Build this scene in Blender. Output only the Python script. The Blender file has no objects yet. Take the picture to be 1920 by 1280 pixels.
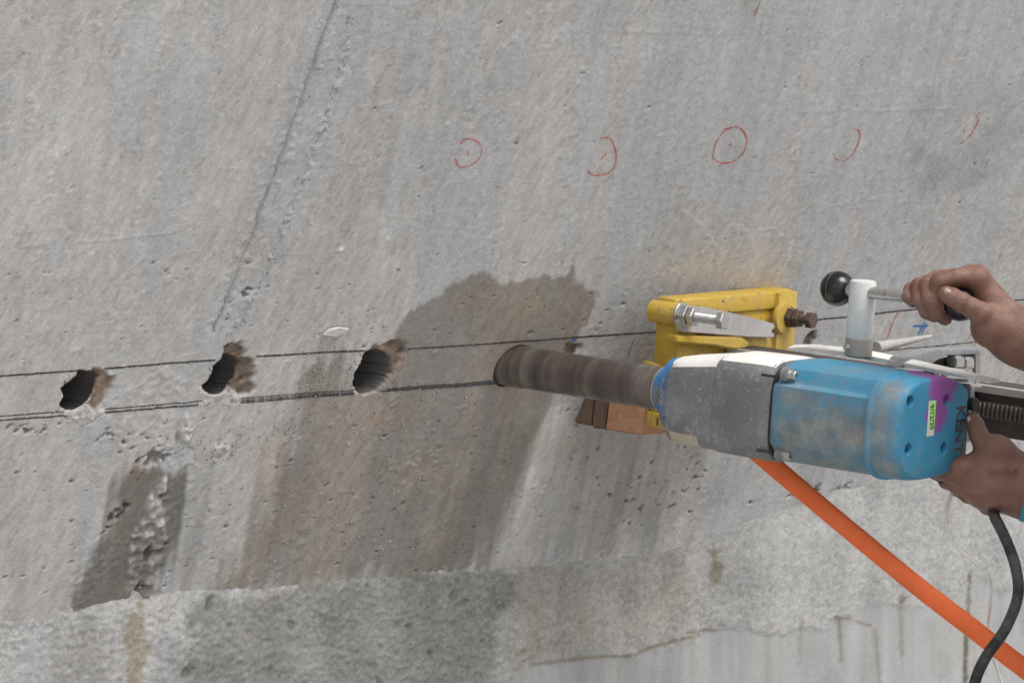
import bpy, bmesh, math, random
import numpy as np
from mathutils import Vector, Matrix

random.seed(7)
scene = bpy.context.scene
COL = scene.collection
SUN_ENERGY, SUN_ANGLE, SKY, EXPOSURE = 1.3, 34.0, 0.15, 0.53
SUN_AZ, SUN_EL = 166.0, 58.0        # compass bearing the light comes from (0 = into the wall), height

# ------------------------------------------------------------------ camera
# the wall runs along X, its outside faces -Y, Z is up; the camera stands 5.3 m off with a long lens
FPX = 8000.0
YAW, PITCH = math.acos(0.755), math.radians(4.2)
P0 = np.array([0.0, 0.0, 1.1])                                    # where the core bit enters the wall
C_R = np.array([math.cos(YAW), -math.sin(YAW), 0.0])
FH = np.array([math.sin(YAW), math.cos(YAW), 0.0])
C_F = FH * math.cos(PITCH) - np.array([0, 0, 1.0]) * math.sin(PITCH)
C_U = FH * math.sin(PITCH) + np.array([0, 0, 1.0]) * math.cos(PITCH)
def ray(x, y): return C_F + C_R * ((x - 960) / FPX) + C_U * ((640 - y) / FPX)
CAM = P0 - ray(960, 685) * 5.333
cd = bpy.data.cameras.new('camera'); cam = bpy.data.objects.new('camera', cd); COL.objects.link(cam)
cd.sensor_width = 36.0; cd.lens = 36.0 * FPX / 1920.0; cd.clip_start = 0.1; cd.clip_end = 500
M = Matrix((C_R, C_U, -C_F)).transposed().to_4x4(); M.translation = Vector(CAM)
cam.matrix_world = M
scene.camera = cam
# the lens focuses on the drill; the wall stays nearly sharp
cd.dof.use_dof = False

# ------------------------------------------------------------------ world, sun, exposure
world = bpy.data.worlds.new('World'); scene.world = world; world.use_nodes = True
wn = world.node_tree; wn.nodes.clear()
sky = wn.nodes.new('ShaderNodeTexSky'); sky.sky_type = 'NISHITA'; sky.sun_disc = False
sky.sun_elevation = math.radians(SUN_EL)
sky.sun_rotation = math.radians(SUN_AZ)
sky.dust_density = 4.0; sky.air_density = 1.0; sky.ozone_density = 1.0
hs = wn.nodes.new('ShaderNodeHueSaturation'); hs.inputs['Saturation'].default_value = 0.30
bg = wn.nodes.new('ShaderNodeBackground'); bg.inputs['Strength'].default_value = SKY
wo = wn.nodes.new('ShaderNodeOutputWorld')
wn.links.new(sky.outputs[0], hs.inputs['Color']); wn.links.new(hs.outputs[0], bg.inputs['Color'])
wn.links.new(bg.outputs[0], wo.inputs['Surface'])
sd = bpy.data.lights.new('sun', 'SUN'); sun = bpy.data.objects.new('sun', sd); COL.objects.link(sun)
sd.energy = SUN_ENERGY; sd.angle = math.radians(SUN_ANGLE); sd.color = (1.0, 0.965, 0.92)
az, el = math.radians(SUN_AZ), math.radians(SUN_EL)
SUND = Vector((math.sin(az) * math.cos(el), math.cos(az) * math.cos(el), math.sin(el)))
sun.rotation_euler = SUND.to_track_quat('Z', 'Y').to_euler()
sun.location = Vector(P0) + SUND * 8
scene.view_settings.view_transform = 'Standard'; scene.view_settings.look = 'None'
scene.view_settings.gamma = 1.0; scene.view_settings.exposure = EXPOSURE
scene.view_settings.use_curve_mapping = False

# ------------------------------------------------------------------ frames of reference
TH = math.radians(26.85)                                          # the wall overhangs by this much
WN = np.array([0, -math.cos(TH), -math.sin(TH)])                  # its outward normal
WV = np.array([0, -math.sin(TH), math.cos(TH)])                   # up the slope
WX = np.array([1.0, 0, 0])
def wall_ab(x, y):
    """plane coordinates (along, up the slope) of the wall point seen at a photograph position"""
    r = ray(x, y); s = np.dot(P0 - CAM, WN) / np.dot(r, WN); p = CAM + r * s - P0
    return float(p @ WX), float(p @ WV)
def wall_pt(a, b, off=0.0): return P0 + WX * a + WV * b + WN * off
_dc = np.array([0.791, -0.119, 0.600])
DD = C_R * _dc[0] + C_U * _dc[1] - C_F * _dc[2]; DD /= np.linalg.norm(DD)   # drill axis, out of the wall
DW = np.array([0, 0, 1.0]) - DD * DD[2]; DW /= np.linalg.norm(DW)           # drill up
DQ = np.cross(DD, DW)                                                        # drill side
if DQ @ C_F > 0: DQ = -DQ                                                    # towards the viewer's side
def D(t, q, w): return P0 + (DD * t + DQ * q + DW * w) * 0.001               # millimetres on the drill
def project(p):
    v = np.asarray(p) - CAM; z = v @ C_F
    return 960 + FPX * (v @ C_R) / z, 640 - FPX * (v @ C_U) / z
def drill_tw(x, y, q):
    """(t, w) of the point at side offset q seen at a photograph position"""
    r = ray(x, y); o = P0 + DQ * q * 0.001; s = np.dot(o - CAM, DQ) / np.dot(r, DQ)
    v = (CAM + r * s - P0) * 1000; return float(v @ DD), float(v @ DW)
def at_t(x, y, t):
    """point of the cross-section plane t of the drill seen at a photograph position"""
    r = ray(x, y); o = P0 + DD * t * 0.001; s = np.dot(o - CAM, DD) / np.dot(r, DD); return CAM + r * s
def at_depth(x, y, dep): return CAM + ray(x, y) * dep
def depth_of(p): return float((np.asarray(p) - CAM) @ C_F)

# ------------------------------------------------------------------ helpers
def tag(o, label=None, cat=None, group=None, kind=None):
    if label: o['label'] = label
    if cat: o['category'] = cat
    if group: o['group'] = group
    if kind: o['kind'] = kind
    return o
def link(name, me, mat=None, parent=None, smooth=True):
    o = bpy.data.objects.new(name, me); COL.objects.link(o)
    if mat is not None: me.materials.clear(); me.materials.append(mat)
    if smooth and len(me.polygons): me.polygons.foreach_set('use_smooth', np.ones(len(me.polygons), bool))
    if parent is not None: o.parent = parent
    return o
def empty(name, loc=(0, 0, 0)):
    o = bpy.data.objects.new(name, None); COL.objects.link(o); o.location = Vector(loc); o.empty_display_size = 0.05
    return o
def mesh_np(name, verts, quads):
    """mesh from an array of points and an array of quads, quickly"""
    me = bpy.data.meshes.new(name)
    verts = np.ascontiguousarray(verts, np.float32); quads = np.ascontiguousarray(quads, np.int32)
    k = quads.shape[1]
    me.vertices.add(len(verts)); me.vertices.foreach_set('co', verts.ravel())
    me.loops.add(quads.size); me.loops.foreach_set('vertex_index', quads.ravel())
    me.polygons.add(len(quads)); me.polygons.foreach_set('loop_start', np.arange(0, quads.size, k, dtype=np.int32))
    me.update(calc_edges=True); me.validate()
    return me
def set_attr(me, name, arr):
    if arr.ndim == 2:
        at = me.attributes.new(name, 'FLOAT_COLOR', 'POINT'); buf = np.ones((len(arr), 4), np.float32); buf[:, :3] = arr
        at.data.foreach_set('color', buf.ravel())
    else:
        at = me.attributes.new(name, 'FLOAT', 'POINT'); at.data.foreach_set('value', np.ascontiguousarray(arr, np.float32))

_rng = np.random.default_rng(11)
def gnoise(shape, sp, la, lb, ang=0.0, beta=None):
    """smooth random field over a grid, unit spread; la/lb = grain size along the two axes, metres"""
    f = np.fft.rfft2(_rng.standard_normal(shape))
    ka = np.fft.fftfreq(shape[0], sp[0])[:, None] * 6.2832; kb = np.fft.rfftfreq(shape[1], sp[1])[None, :] * 6.2832
    c, s = math.cos(ang), math.sin(ang); k1 = ka * c + kb * s; k2 = -ka * s + kb * c
    r2 = (k1 * la) ** 2 + (k2 * lb) ** 2
    if beta is None: f *= np.exp(-r2 / 4)
    else: f *= (1 + r2) ** (-beta / 2)
    n = np.fft.irfft2(f, shape); return ((n - n.mean()) / n.std()).astype(np.float32)
def sstep(x, lo, hi): t = np.clip((x - lo) / (hi - lo), 0, 1); return t * t * (3 - 2 * t)
def poly_sd(A, B, pts):
    """signed distance (inside negative) of grid points to a closed outline"""
    d = np.full(A.shape, 1e9, np.float32); inside = np.zeros(A.shape, bool); n = len(pts)
    for i in range(n):
        x0, y0 = pts[i]; x1, y1 = pts[(i + 1) % n]; ex, ey = x1 - x0, y1 - y0
        wx, wy = A - x0, B - y0; t = np.clip((wx * ex + wy * ey) / (ex * ex + ey * ey + 1e-12), 0, 1)
        d = np.minimum(d, (wx - ex * t) ** 2 + (wy - ey * t) ** 2)
        cr = (ex * wy - ey * wx); up = (y0 <= B) & (y1 > B) & (cr > 0); dn = (y0 > B) & (y1 <= B) & (cr < 0); inside ^= (up | dn)
    d = np.sqrt(d); return np.where(inside, -d, d)
def line_d(A, B, pts):
    d = np.full(A.shape, 1e9, np.float32)
    for (x0, y0), (x1, y1) in zip(pts[:-1], pts[1:]):
        ex, ey = x1 - x0, y1 - y0; wx, wy = A - x0, B - y0
        t = np.clip((wx * ex + wy * ey) / (ex * ex + ey * ey + 1e-12), 0, 1)
        d = np.minimum(d, (wx - ex * t) ** 2 + (wy - ey * t) ** 2)
    return np.sqrt(d)

# ---- node helpers
def new_mat(name):
    m = bpy.data.materials.new(name); m.use_nodes = True; nt = m.node_tree
    return m, nt, nt.nodes['Principled BSDF']
def nd(nt, t, **kw):
    n = nt.nodes.new(t)
    for k, v in kw.items():
        if k in n.inputs.keys(): n.inputs[k].default_value = v
        else: setattr(n, k, v)
    return n
def noise(nt, scale, detail=4, rough=0.6, vec=None, dist=0.0):
    n = nd(nt, 'ShaderNodeTexNoise', Scale=scale, Detail=detail, Roughness=rough, Distortion=dist)
    if vec is not None: nt.links.new(vec, n.inputs['Vector'])
    return n.outputs['Fac']
def ramp(nt, fac, stops):
    r = nt.nodes.new('ShaderNodeValToRGB'); e = r.color_ramp.elements
    while len(e) < len(stops): e.new(0.5)
    for el, (p, c) in zip(e, stops):
        el.position = p; el.color = (c, c, c, 1) if isinstance(c, (int, float)) else (*c, 1)
    nt.links.new(fac, r.inputs['Fac']); return r.outputs['Color']
def mixc(nt, fac, a, b, mode='MIX'):
    m = nt.nodes.new('ShaderNodeMix'); m.data_type = 'RGBA'; m.blend_type = mode
    for s, v in ((m.inputs[0], fac), (m.inputs[6], a), (m.inputs[7], b)):
        if isinstance(v, bpy.types.NodeSocket): nt.links.new(v, s)
        else: s.default_value = v if isinstance(v, float) else (*v, 1)
    return m.outputs[2]
def math_n(nt, op, a, b=0.0, clamp=False):
    m = nt.nodes.new('ShaderNodeMath'); m.operation = op; m.use_clamp = clamp
    for s, v in ((m.inputs[0], a), (m.inputs[1], b)):
        if isinstance(v, bpy.types.NodeSocket): nt.links.new(v, s)
        else: s.default_value = v
    return m.outputs[0]
def bump(nt, bsdf, h, dist, strength=1.0):
    b = nt.nodes.new('ShaderNodeBump'); b.inputs['Strength'].default_value = strength; b.inputs['Distance'].default_value = dist
    nt.links.new(h, b.inputs['Height']); nt.links.new(b.outputs[0], bsdf.inputs['Normal']); return b
def objco(nt, scale=None):
    t = nt.nodes.new('ShaderNodeTexCoord'); v = t.outputs['Object']
    if scale:
        m = nt.nodes.new('ShaderNodeMapping'); m.inputs['Scale'].default_value = scale; nt.links.new(v, m.inputs['Vector']); v = m.outputs[0]
    return v

def concrete_mat(name):
    m, nt, b = new_mat(name)
    a = nd(nt, 'ShaderNodeAttribute', attribute_name='tint'); w = nd(nt, 'ShaderNodeAttribute', attribute_name='wet')
    co = objco(nt)
    f1 = noise(nt, 900, 3, 0.7, co); f2 = noise(nt, 430, 4, 0.65, co)
    g = mixc(nt, 1.0, a.outputs['Color'], ramp(nt, f1, [(0.25, 0.76), (0.5, 1.0), (0.8, 1.18)]), 'MULTIPLY')
    g = mixc(nt, 1.0, g, ramp(nt, f2, [(0.3, 0.88), (0.7, 1.10)]), 'MULTIPLY')
    nt.links.new(g, b.inputs['Base Color'])
    r = math_n(nt, 'MULTIPLY_ADD', w.outputs['Fac'], -0.5); r.node.inputs[2].default_value = 0.92
    nt.links.new(r, b.inputs['Roughness']); b.inputs['Specular IOR Level'].default_value = 0.3
    h = math_n(nt, 'ADD', math_n(nt, 'MULTIPLY', f1, 0.6), f2); bump(nt, b, h, 0.0006, 0.8)
    return m
CONCRETE = concrete_mat('concrete'); PLASTER = concrete_mat('base_render')

# ------------------------------------------------------------------ the overhanging concrete wall
SA, SB = 0.0021, 0.0017
GA = np.arange(-1.00, 1.36, SA); GB = np.arange(-0.37, 0.60, SB)
A, B = np.meshgrid(GA, GB, indexing='ij'); A = A.astype(np.float32); B = B.astype(np.float32); SH = A.shape; SP = (SA, SB)
W = lambda pts: [wall_ab(x, y) for x, y in pts]
n_big = gnoise(SH, SP, 0.16, 0.22); n_mid = gnoise(SH, SP, 0.03, 0.05); n_sm = gnoise(SH, SP, 0.007, 0.009)
n_fine = gnoise(SH, SP, 0.0028, 0.0028); n_fb = gnoise(SH, SP, 0.02, 0.02, beta=2.2)
TILT = 0.10
TILT = 0.16
n_str = 0.85 * gnoise(SH, SP, 0.030, 0.26, TILT) + 0.34 * gnoise(SH, SP, 0.010, 0.09, TILT + 0.10) + 0.35 * n_big + 0.40 * n_fb
n_str2 = gnoise(SH, SP, 0.004, 0.05, TILT)
n_hat = gnoise(SH, SP, 0.0024, 0.010, -0.35)
# grey cement skim over warm board-faced concrete; the right of the wall is greyer
right = sstep(A + 0.35 * B, 0.10, 0.75)
skim = sstep(n_str + 0.12 * n_sm + 0.10 * n_fine + 0.95 * right - 0.05, -0.12, 0.42)
joint = W([(632, 0), (585, 130), (530, 290), (480, 425), (440, 530), (400, 625)])
joint2 = W([(664, 60), (620, 205), (575, 330), (525, 450), (478, 560), (432, 632)])
dj, dj2 = line_d(A + 0.0008 * n_sm, B, joint), line_d(A + 0.0012 * n_sm, B, joint2)
skim = np.maximum(skim, 0.9 * sstep(0.045 - np.minimum(dj, dj2) + 0.010 * n_mid, 0, 0.03))
warm_c = np.array([0.478, 0.455, 0.432]); cool_c = np.array([0.442, 0.443, 0.441])
n_grain = gnoise(SH, SP, 0.0045, 0.0045)
rng_px = _rng.standard_normal(SH).astype(np.float32)
tint = warm_c + (cool_c - warm_c) * skim[..., None]
tint *= (1 + 0.025 * n_big + 0.022 * n_mid + 0.020 * n_sm + 0.025 * n_str2 + 0.030 * n_hat * (1.4 - skim) + 0.036 * n_fine + 0.055 * rng_px + 0.008 * n_grain)[..., None]
speck = sstep(gnoise(SH, SP, 0.0022, 0.0022), 2.1, 3.0); tint *= (1 - 0.34 * speck)[..., None]
speck2 = sstep(gnoise(SH, SP, 0.0024, 0.0024), 2.3, 3.2) * skim; tint += (0.07 * speck2)[..., None]
warmpatch = sstep(gnoise(SH, SP, 0.05, 0.08) + 0.3 * n_fb, 0.7, 1.6)
tint += warmpatch[..., None] * np.array([0.002, -0.002, -0.007]) * (1 - 0.6 * right[..., None])
greypatch = sstep(gnoise(SH, SP, 0.10, 0.16, TILT) + 0.5 * n_fb, 0.9, 2.0) * right
tint *= (1 - 0.16 * greypatch)[..., None]
disp = 0.0012 * n_big + 0.0003 * n_mid + skim * (0.00045 + 0.00010 * n_fine + 0.00003 * n_hat) + (1 - skim) * (0.000035 * n_hat + 0.00002 * n_fine)
# torn edge of the skim
disp += 0.00022 * np.exp(-((skim - 0.5) / 0.2) ** 2) * n_fine.clip(-0.5, 3)
wet = np.zeros(SH, np.float32)
# board joint: groove, ridge, lumps of grout along both
upm = sstep(B, wall_ab(400, 640)[1], wall_ab(400, 640)[1] + 0.02)
gr = np.exp(-(dj / 0.0026) ** 2) * upm; disp -= 0.0024 * gr * (0.85 + 0.25 * sstep(n_mid, -1, 1))
rim = np.exp(-((dj - 0.009) / 0.005) ** 2) * upm; disp += 0.0008 * rim * sstep(n_fine, 0.2, 1.6)
rg = np.exp(-(dj2 / 0.005) ** 2) * upm; disp += 0.0014 * rg * sstep(n_fine + 0.6 * n_sm + 0.3 * n_mid, 0.0, 1.6)
tint *= (1 - 0.30 * np.exp(-(dj / 0.0026) ** 2) * upm * (0.7 + 0.3 * sstep(n_mid + 0.7 * n_sm, -1.0, 0.8)))[..., None]
tint += (0.05 * rg * sstep(n_fine, 0.5, 1.6))[..., None]
# faint board marks and a long trowel mark
for pts, dp in (([(1050, 60), (1280, 62), (1540, 66)], 0.0006), ([(40, 462), (170, 452), (330, 436)], 0.0009), ([(30, 438), (120, 426), (220, 440)], 0.0006),
                ([(0, 632), (120, 622), (300, 618)], 0.0004), ([(1490, 208), (1640, 206), (1800, 203)], 0.0006), ([(180, 815), (320, 798)], 0.0006),
                ([(500, 480), (590, 478)], 0.0005), ([(640, 10), (760, 8)], 0.0004), ([(1560, 385), (1640, 372)], 0.0006)):
    e = np.exp(-(line_d(A, B, W(pts)) / 0.0020) ** 2); disp += 0.5 * dp * e * (n_mid > -0.6); tint *= (1 - 0.05 * e)[..., None]
# spots of grout, splash crumbs
spot = sstep(n_fine, 3.3, 3.9); disp += 0.0012 * spot; tint += (0.05 * spot)[..., None]
band = sstep(wall_ab(300, 640)[1] - B, -0.01, 0.05)          # below the drilling line the wall is dirtier
gravel = gnoise(SH, SP, 0.0034, 0.0034); dirt_zone = sstep(A, wall_ab(420, 760)[0], wall_ab(560, 760)[0]) * sstep(wall_ab(900, 760)[0] - A, -0.1, 0.1)
cr = sstep(gravel + 0.25 * n_mid, 1.75, 2.5) * (0.25 * sstep(B, -0.4, 0.0) * 0 + band * (0.35 + 0.65 * dirt_zone))
disp += 0.0009 * cr; tint += (0.05 * cr)[..., None]
# air holes
pit = np.zeros(SH, np.float32)
rp = np.random.default_rng(5)
def add_pits(n, region, rmin, rmax, elong=1.6):
    pl = W(region); xs = [p[0] for p in pl]; ys = [p[1] for p in pl]; k = 0
    while k < n:
        x, y = rp.uniform(min(xs), max(xs)), rp.uniform(min(ys), max(ys))
        if poly_sd(np.array([[x]]), np.array([[y]]), pl)[0, 0] > 0: continue
        k += 1; r = rmin * (rmax / rmin) ** rp.random() ** 1.6; an = rp.uniform(-0.6, 0.9); c, s = math.cos(an), math.sin(an)
        ia, ib = int((x - GA[0]) / SA), int((y - GB[0]) / SB); ra, rb = int(5 * r / SA) + 3, int(5 * r / SB) + 3
        sl = (slice(max(0, ia - ra), ia + ra), slice(max(0, ib - rb), ib + rb)); dx, dy = A[sl] - x, B[sl] - y
        u, v = dx * c + dy * s, -dx * s + dy * c
        e = np.exp(-((u / (r * elong)) ** 2 + (v / r) ** 2) * (1 + 0.5 * n_fine[sl].clip(-1.5, 1.5))); pit[sl] = np.maximum(pit[sl], e)
add_pits(80, [(0, 500), (700, 480), (1180, 500), (1200, 640), (0, 700)], 0.0007, 0.0015)
add_pits(170, [(0, 800), (1200, 740), (1380, 860), (1200, 1000), (900, 1060), (0, 1140)], 0.0007, 0.0017)
add_pits(20, [(1130, 840), (1330, 850), (1300, 960), (1150, 990)], 0.0011, 0.0026, 2.2)
add_pits(20, [(1400, 930), (1690, 880), (1690, 920), (1430, 975)], 0.0018, 0.0042, 1.8)
add_pits(9, [(0, 795), (110, 795), (110, 815), (0, 815)], 0.0016, 0.0034, 2.0)
add_pits(16, [(170, 800), (300, 800), (300, 850), (150, 850)], 0.0010, 0.0022, 2.0)
add_pits(16, [(255, 855), (310, 848), (310, 864), (255, 868)], 0.0026, 0.0050, 1.6)
add_pits(14, [(190, 985), (240, 940), (245, 955), (195, 1000)], 0.0016, 0.0030, 1.8)
add_pits(28, [(700, 0), (1900, 0), (1900, 480), (700, 480)], 0.0007, 0.0015)
add_pits(5, [(455, 548), (474, 522), (476, 545), (460, 560)], 0.0016, 0.0030, 2.0)
disp -= 0.0042 * sstep(pit, 0.12, 0.8); tint *= (1 - 0.62 * sstep(pit, 0.25, 0.85))[..., None]
# stains and wet patches
edge = 0.0045 * n_mid + 0.0016 * n_sm + 0.004 * n_str2
def patch(pts, soft, rough=1.0): return sstep(-(poly_sd(A, B, W(pts)) + rough * edge), -soft, soft)
w1 = patch([(728, 660), (748, 610), (762, 587), (800, 562), (850, 536), (868, 528), (905, 514), (922, 518), (934, 536), (980, 523), (1003, 518), (1013, 511), (1022, 522),
            (1060, 521), (1074, 506), (1079, 530), (1098, 543), (1122, 551), (1118, 575), (1106, 600), (1080, 640), (1040, 760), (980, 850), (760, 850), (700, 760), (715, 690)], 0.004, 0.55)
w2 = patch([(560, 690), (1060, 660), (1030, 790), (1000, 860), (960, 960), (925, 1080), (400, 1130), (470, 1000), (520, 880), (560, 790)], 0.030, 2.0)
w2b = patch([(930, 790), (1000, 800), (960, 930), (930, 1075), (780, 1090), (840, 980), (880, 900)], 0.022, 1.5)
w3 = patch([(250, 868), (306, 860), (365, 868), (356, 940), (322, 1020), (292, 1085), (262, 1150), (128, 1160), (150, 1100), (176, 1020), (198, 960), (222, 905)], 0.011, 1.2)
pale = 1.0 * patch([(1030, 750), (1068, 752), (1040, 830), (1005, 905), (960, 1010), (935, 1062), (920, 1060), (950, 960), (985, 880), (1010, 810)], 0.010, 0.6)
w4 = patch([(1060, 790), (1250, 800), (1330, 850), (1250, 960), (1120, 1020), (990, 1050), (1010, 950), (1040, 870)], 0.035, 2.0)
w4b = patch([(1090, 930), (1300, 860), (1400, 880), (1330, 990), (1000, 1070)], 0.03, 2.0)
w5 = patch([(1208, 560), (1250, 560), (1250, 800), (1212, 760)], 0.012, 1.0)
def darken(m, k, warmth=(1.03, 1.0, 0.955)):
    global tint
    tint = tint * (1 - m[..., None]) + tint * m[..., None] * k * np.array(warmth)
darken(np.maximum(w1, w2 * (0.82 + 0.14 * sstep(n_str, -1, 1))), 0.56, (1.08, 1.0, 0.90)); darken(w2b, 0.80, (1.0, 1.0, 0.97)); darken(w3, 0.39, (1.04, 1.0, 0.92)); darken(w4, 0.84); darken(w4b, 0.88, (1.0, 1.0, 1.0))
streak = sstep(gnoise(SH, SP, 0.014, 0.16, TILT), 0.5, 1.6) * sstep(-0.06 - B, 0, 0.10) * (1 - 0.8 * w2); darken(streak, 0.84, (1.0, 1.0, 0.98))
tint += (0.13 * pale)[..., None]
wet = np.clip(0.8 * w1 + 0.5 * w2 + 0.6 * w3 + 0.3 * w2b, 0, 0.9) * (1 - pale)
rust = np.zeros(SH, np.float32)
for cx, cy, rx, ry, k in ((268, 885, 20, 16, .9), (302, 884, 8, 14, .8), (348, 892, 12, 22, .55), (735, 780, 45, 30, .55), (960, 740, 50, 34, .5), (880, 560, 40, 26, .35), (1000, 570, 20, 14, .45),
                          (1205, 655, 10, 30, .35), (500, 880, 30, 60, .35), (780, 880, 60, 60, .25), (1010, 980, 50, 40, .15), (560, 960, 40, 70, .3), (1000, 590, 60, 30, .2), (1545, 990, 14, 26, .3)):
    a0, b0 = wall_ab(cx, cy); rr = np.sqrt(((A - a0) * 1130 / rx) ** 2 + ((B - b0) * 1380 / ry) ** 2) + 0.22 * n_mid + 0.12 * n_sm
    rust = np.maximum(rust, k * sstep(1.35 - rr, 0, 0.9))
tint = tint * (1 - rust[..., None]) + rust[..., None] * tint * np.array([1.12, 0.94, 0.80])
# rock pocket under the second hole
rockm = patch([(326, 782), (362, 768), (372, 800), (366, 832), (330, 850), (330, 880), (322, 920), (312, 950), (314, 1000), (300, 1050), (286, 1100), (272, 1138), (232, 1138), (246, 1070), (262, 1010), (276, 950), (292, 900), (302, 868), (308, 830)], 0.005, 1.0)
lump = gnoise(SH, SP, 0.0062, 0.0062); lump2 = gnoise(SH, SP, 0.0032, 0.0032); ridged = 1.2 - 2.2 * np.abs(gnoise(SH, SP, 0.0075, 0.0075)).clip(0, 1.4)
disp += rockm * (0.0011 * lump + 0.0013 * ridged + 0.0010 * lump2 + 0.0003)
tint = tint * (1 - 0.75 * rockm[..., None]) + 0.75 * rockm[..., None] * np.array([0.42, 0.405, 0.375]) * (1 + 0.14 * lump2 + 0.08 * lump + 0.06 * rng_px)[..., None] * (1 - 0.42 * sstep(wall_ab(320, 930)[1] - B, -0.01, 0.08))[..., None]
darken(rockm * sstep(-lump - 0.35 * lump2, 0.9, 1.9), 0.45, (1.05, 1, .9))
rk2 = patch([(378, 850), (400, 815), (430, 812), (450, 840), (420, 865), (392, 870)], 0.008, 1.5) * 0.6
disp += rk2 * (0.0012 * lump2 + 0.0012 * lump)
rk3 = 0.5 * sstep(gnoise(SH, SP, 0.03, 0.05), 1.0, 2.2) * band * (A < wall_ab(1050, 760)[0]); disp += rk3 * 0.0009 * lump2.clip(-1, 3); tint += (0.02 * rk3 * lump2.clip(0, 2))[..., None]
# chips broken out beside the drilled holes
CHIPS = [([(176, 690), (200, 694), (211, 706), (209, 738), (196, 758), (176, 772), (166, 764)], 0.006), ([(420, 672), (423, 650), (446, 646), (466, 652), (464, 667), (481, 673), (482, 692), (472, 716), (478, 733), (450, 744), (428, 738)], 0.007),
         ([(680, 664), (692, 653), (724, 639), (750, 637), (766, 642), (760, 662), (746, 694), (728, 716), (716, 690)], 0.006), ([(1500, 642), (1512, 627), (1530, 616), (1531, 630), (1524, 647), (1508, 652)], 0.006),
         ([(1052, 660), (1060, 644), (1080, 639), (1084, 650), (1074, 664)], 0.006)]
chipm = np.zeros(SH, np.float32)
for pts, dep in CHIPS:
    m = sstep(-(poly_sd(A, B, W(pts)) + 0.0022 * n_sm + 0.0012 * n_fine), -0.001, 0.004); disp -= dep * m * (0.75 + 0.16 * lump + 0.10 * lump2); chipm = np.maximum(chipm, m)
tint = tint * (1 - chipm[..., None]) + chipm[..., None] * np.array([0.180, 0.137, 0.104]) * (1 + 0.28 * lump2 + 0.25 * n_mid + 0.12 * rng_px)[..., None]
for cx, cy, rx, ry in ((150, 778, 44, 12), (412, 752, 42, 16), (640, 470, 6, 5)):          # crushed pale dust under the holes
    a0, b0 = wall_ab(cx, cy); m = sstep(1.2 - np.sqrt(((A - a0) * 1130 / rx) ** 2 + ((B - b0) * 1380 / ry) ** 2) + 0.35 * n_sm, 0, 0.8)
    m = m * (1 - chipm); tint += (0.055 * m)[..., None] * np.array([1.08, 1, 0.95]); disp += 0.0007 * m * n_fine
tint = np.clip(tint, 0.02, 0.75)
def bil(arr, a, b):
    fa = np.clip((a - GA[0]) / SA, 0, SH[0] - 1.001); fb = np.clip((b - GB[0]) / SB, 0, SH[1] - 1.001); i, j = fa.astype(int), fb.astype(int); u, v = fa - i, fb - j
    if arr.ndim == 3: u, v = u[..., None], v[..., None]
    return arr[i, j] * (1 - u) * (1 - v) + arr[i + 1, j] * u * (1 - v) + arr[i, j + 1] * (1 - u) * v + arr[i + 1, j + 1] * u * v

# drilled holes: a window is cut in the wall mesh and closed with a fan of rings that run on into the bore
HOLES = [[(147, 694), (164, 695.5), (180, 694), (187, 704), (184, 721), (175, 740), (161, 755), (146, 767), (133, 771), (120, 768), (111, 760.5), (120, 745), (115, 727), (127, 719), (140, 708)],
         [(422, 668), (432, 667), (446, 676), (449, 693), (443, 711), (430, 729), (414, 740), (396, 742), (384, 734.5), (377.6, 723), (390, 716), (400, 698), (400, 687.6), (411, 678)],
         [(684, 660), (709, 657), (728, 663), (738, 677), (735, 695), (725, 716), (707, 734), (686, 741), (670, 737), (662, 721), (666, 700), (677, 682)]]
BITR = 26.2
ring = []
for k in range(48):
    an = k / 48 * 2 * math.pi; p = D(0, (BITR + 1.3) * math.cos(an), (BITR + 1.3) * math.sin(an)); s = ((P0 - p) @ WN) / (DD @ WN); p = p + DD * s - P0
    ring.append((p @ WX, p @ WV))
holes_ab = [W(h) for h in HOLES] + [ring]
keep = np.ones((SH[0] - 1, SH[1] - 1), bool)
V = P0 + A[..., None] * WX + B[..., None] * WV + disp[..., None] * WN
verts = [V.reshape(-1, 3)]; cols = [tint.reshape(-1, 3)]; wets = [wet.ravel()]; quads = []; nv = V.size // 3
idx = np.arange(SH[0] * SH[1]).reshape(SH)
rh = np.random.default_rng(3)
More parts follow.
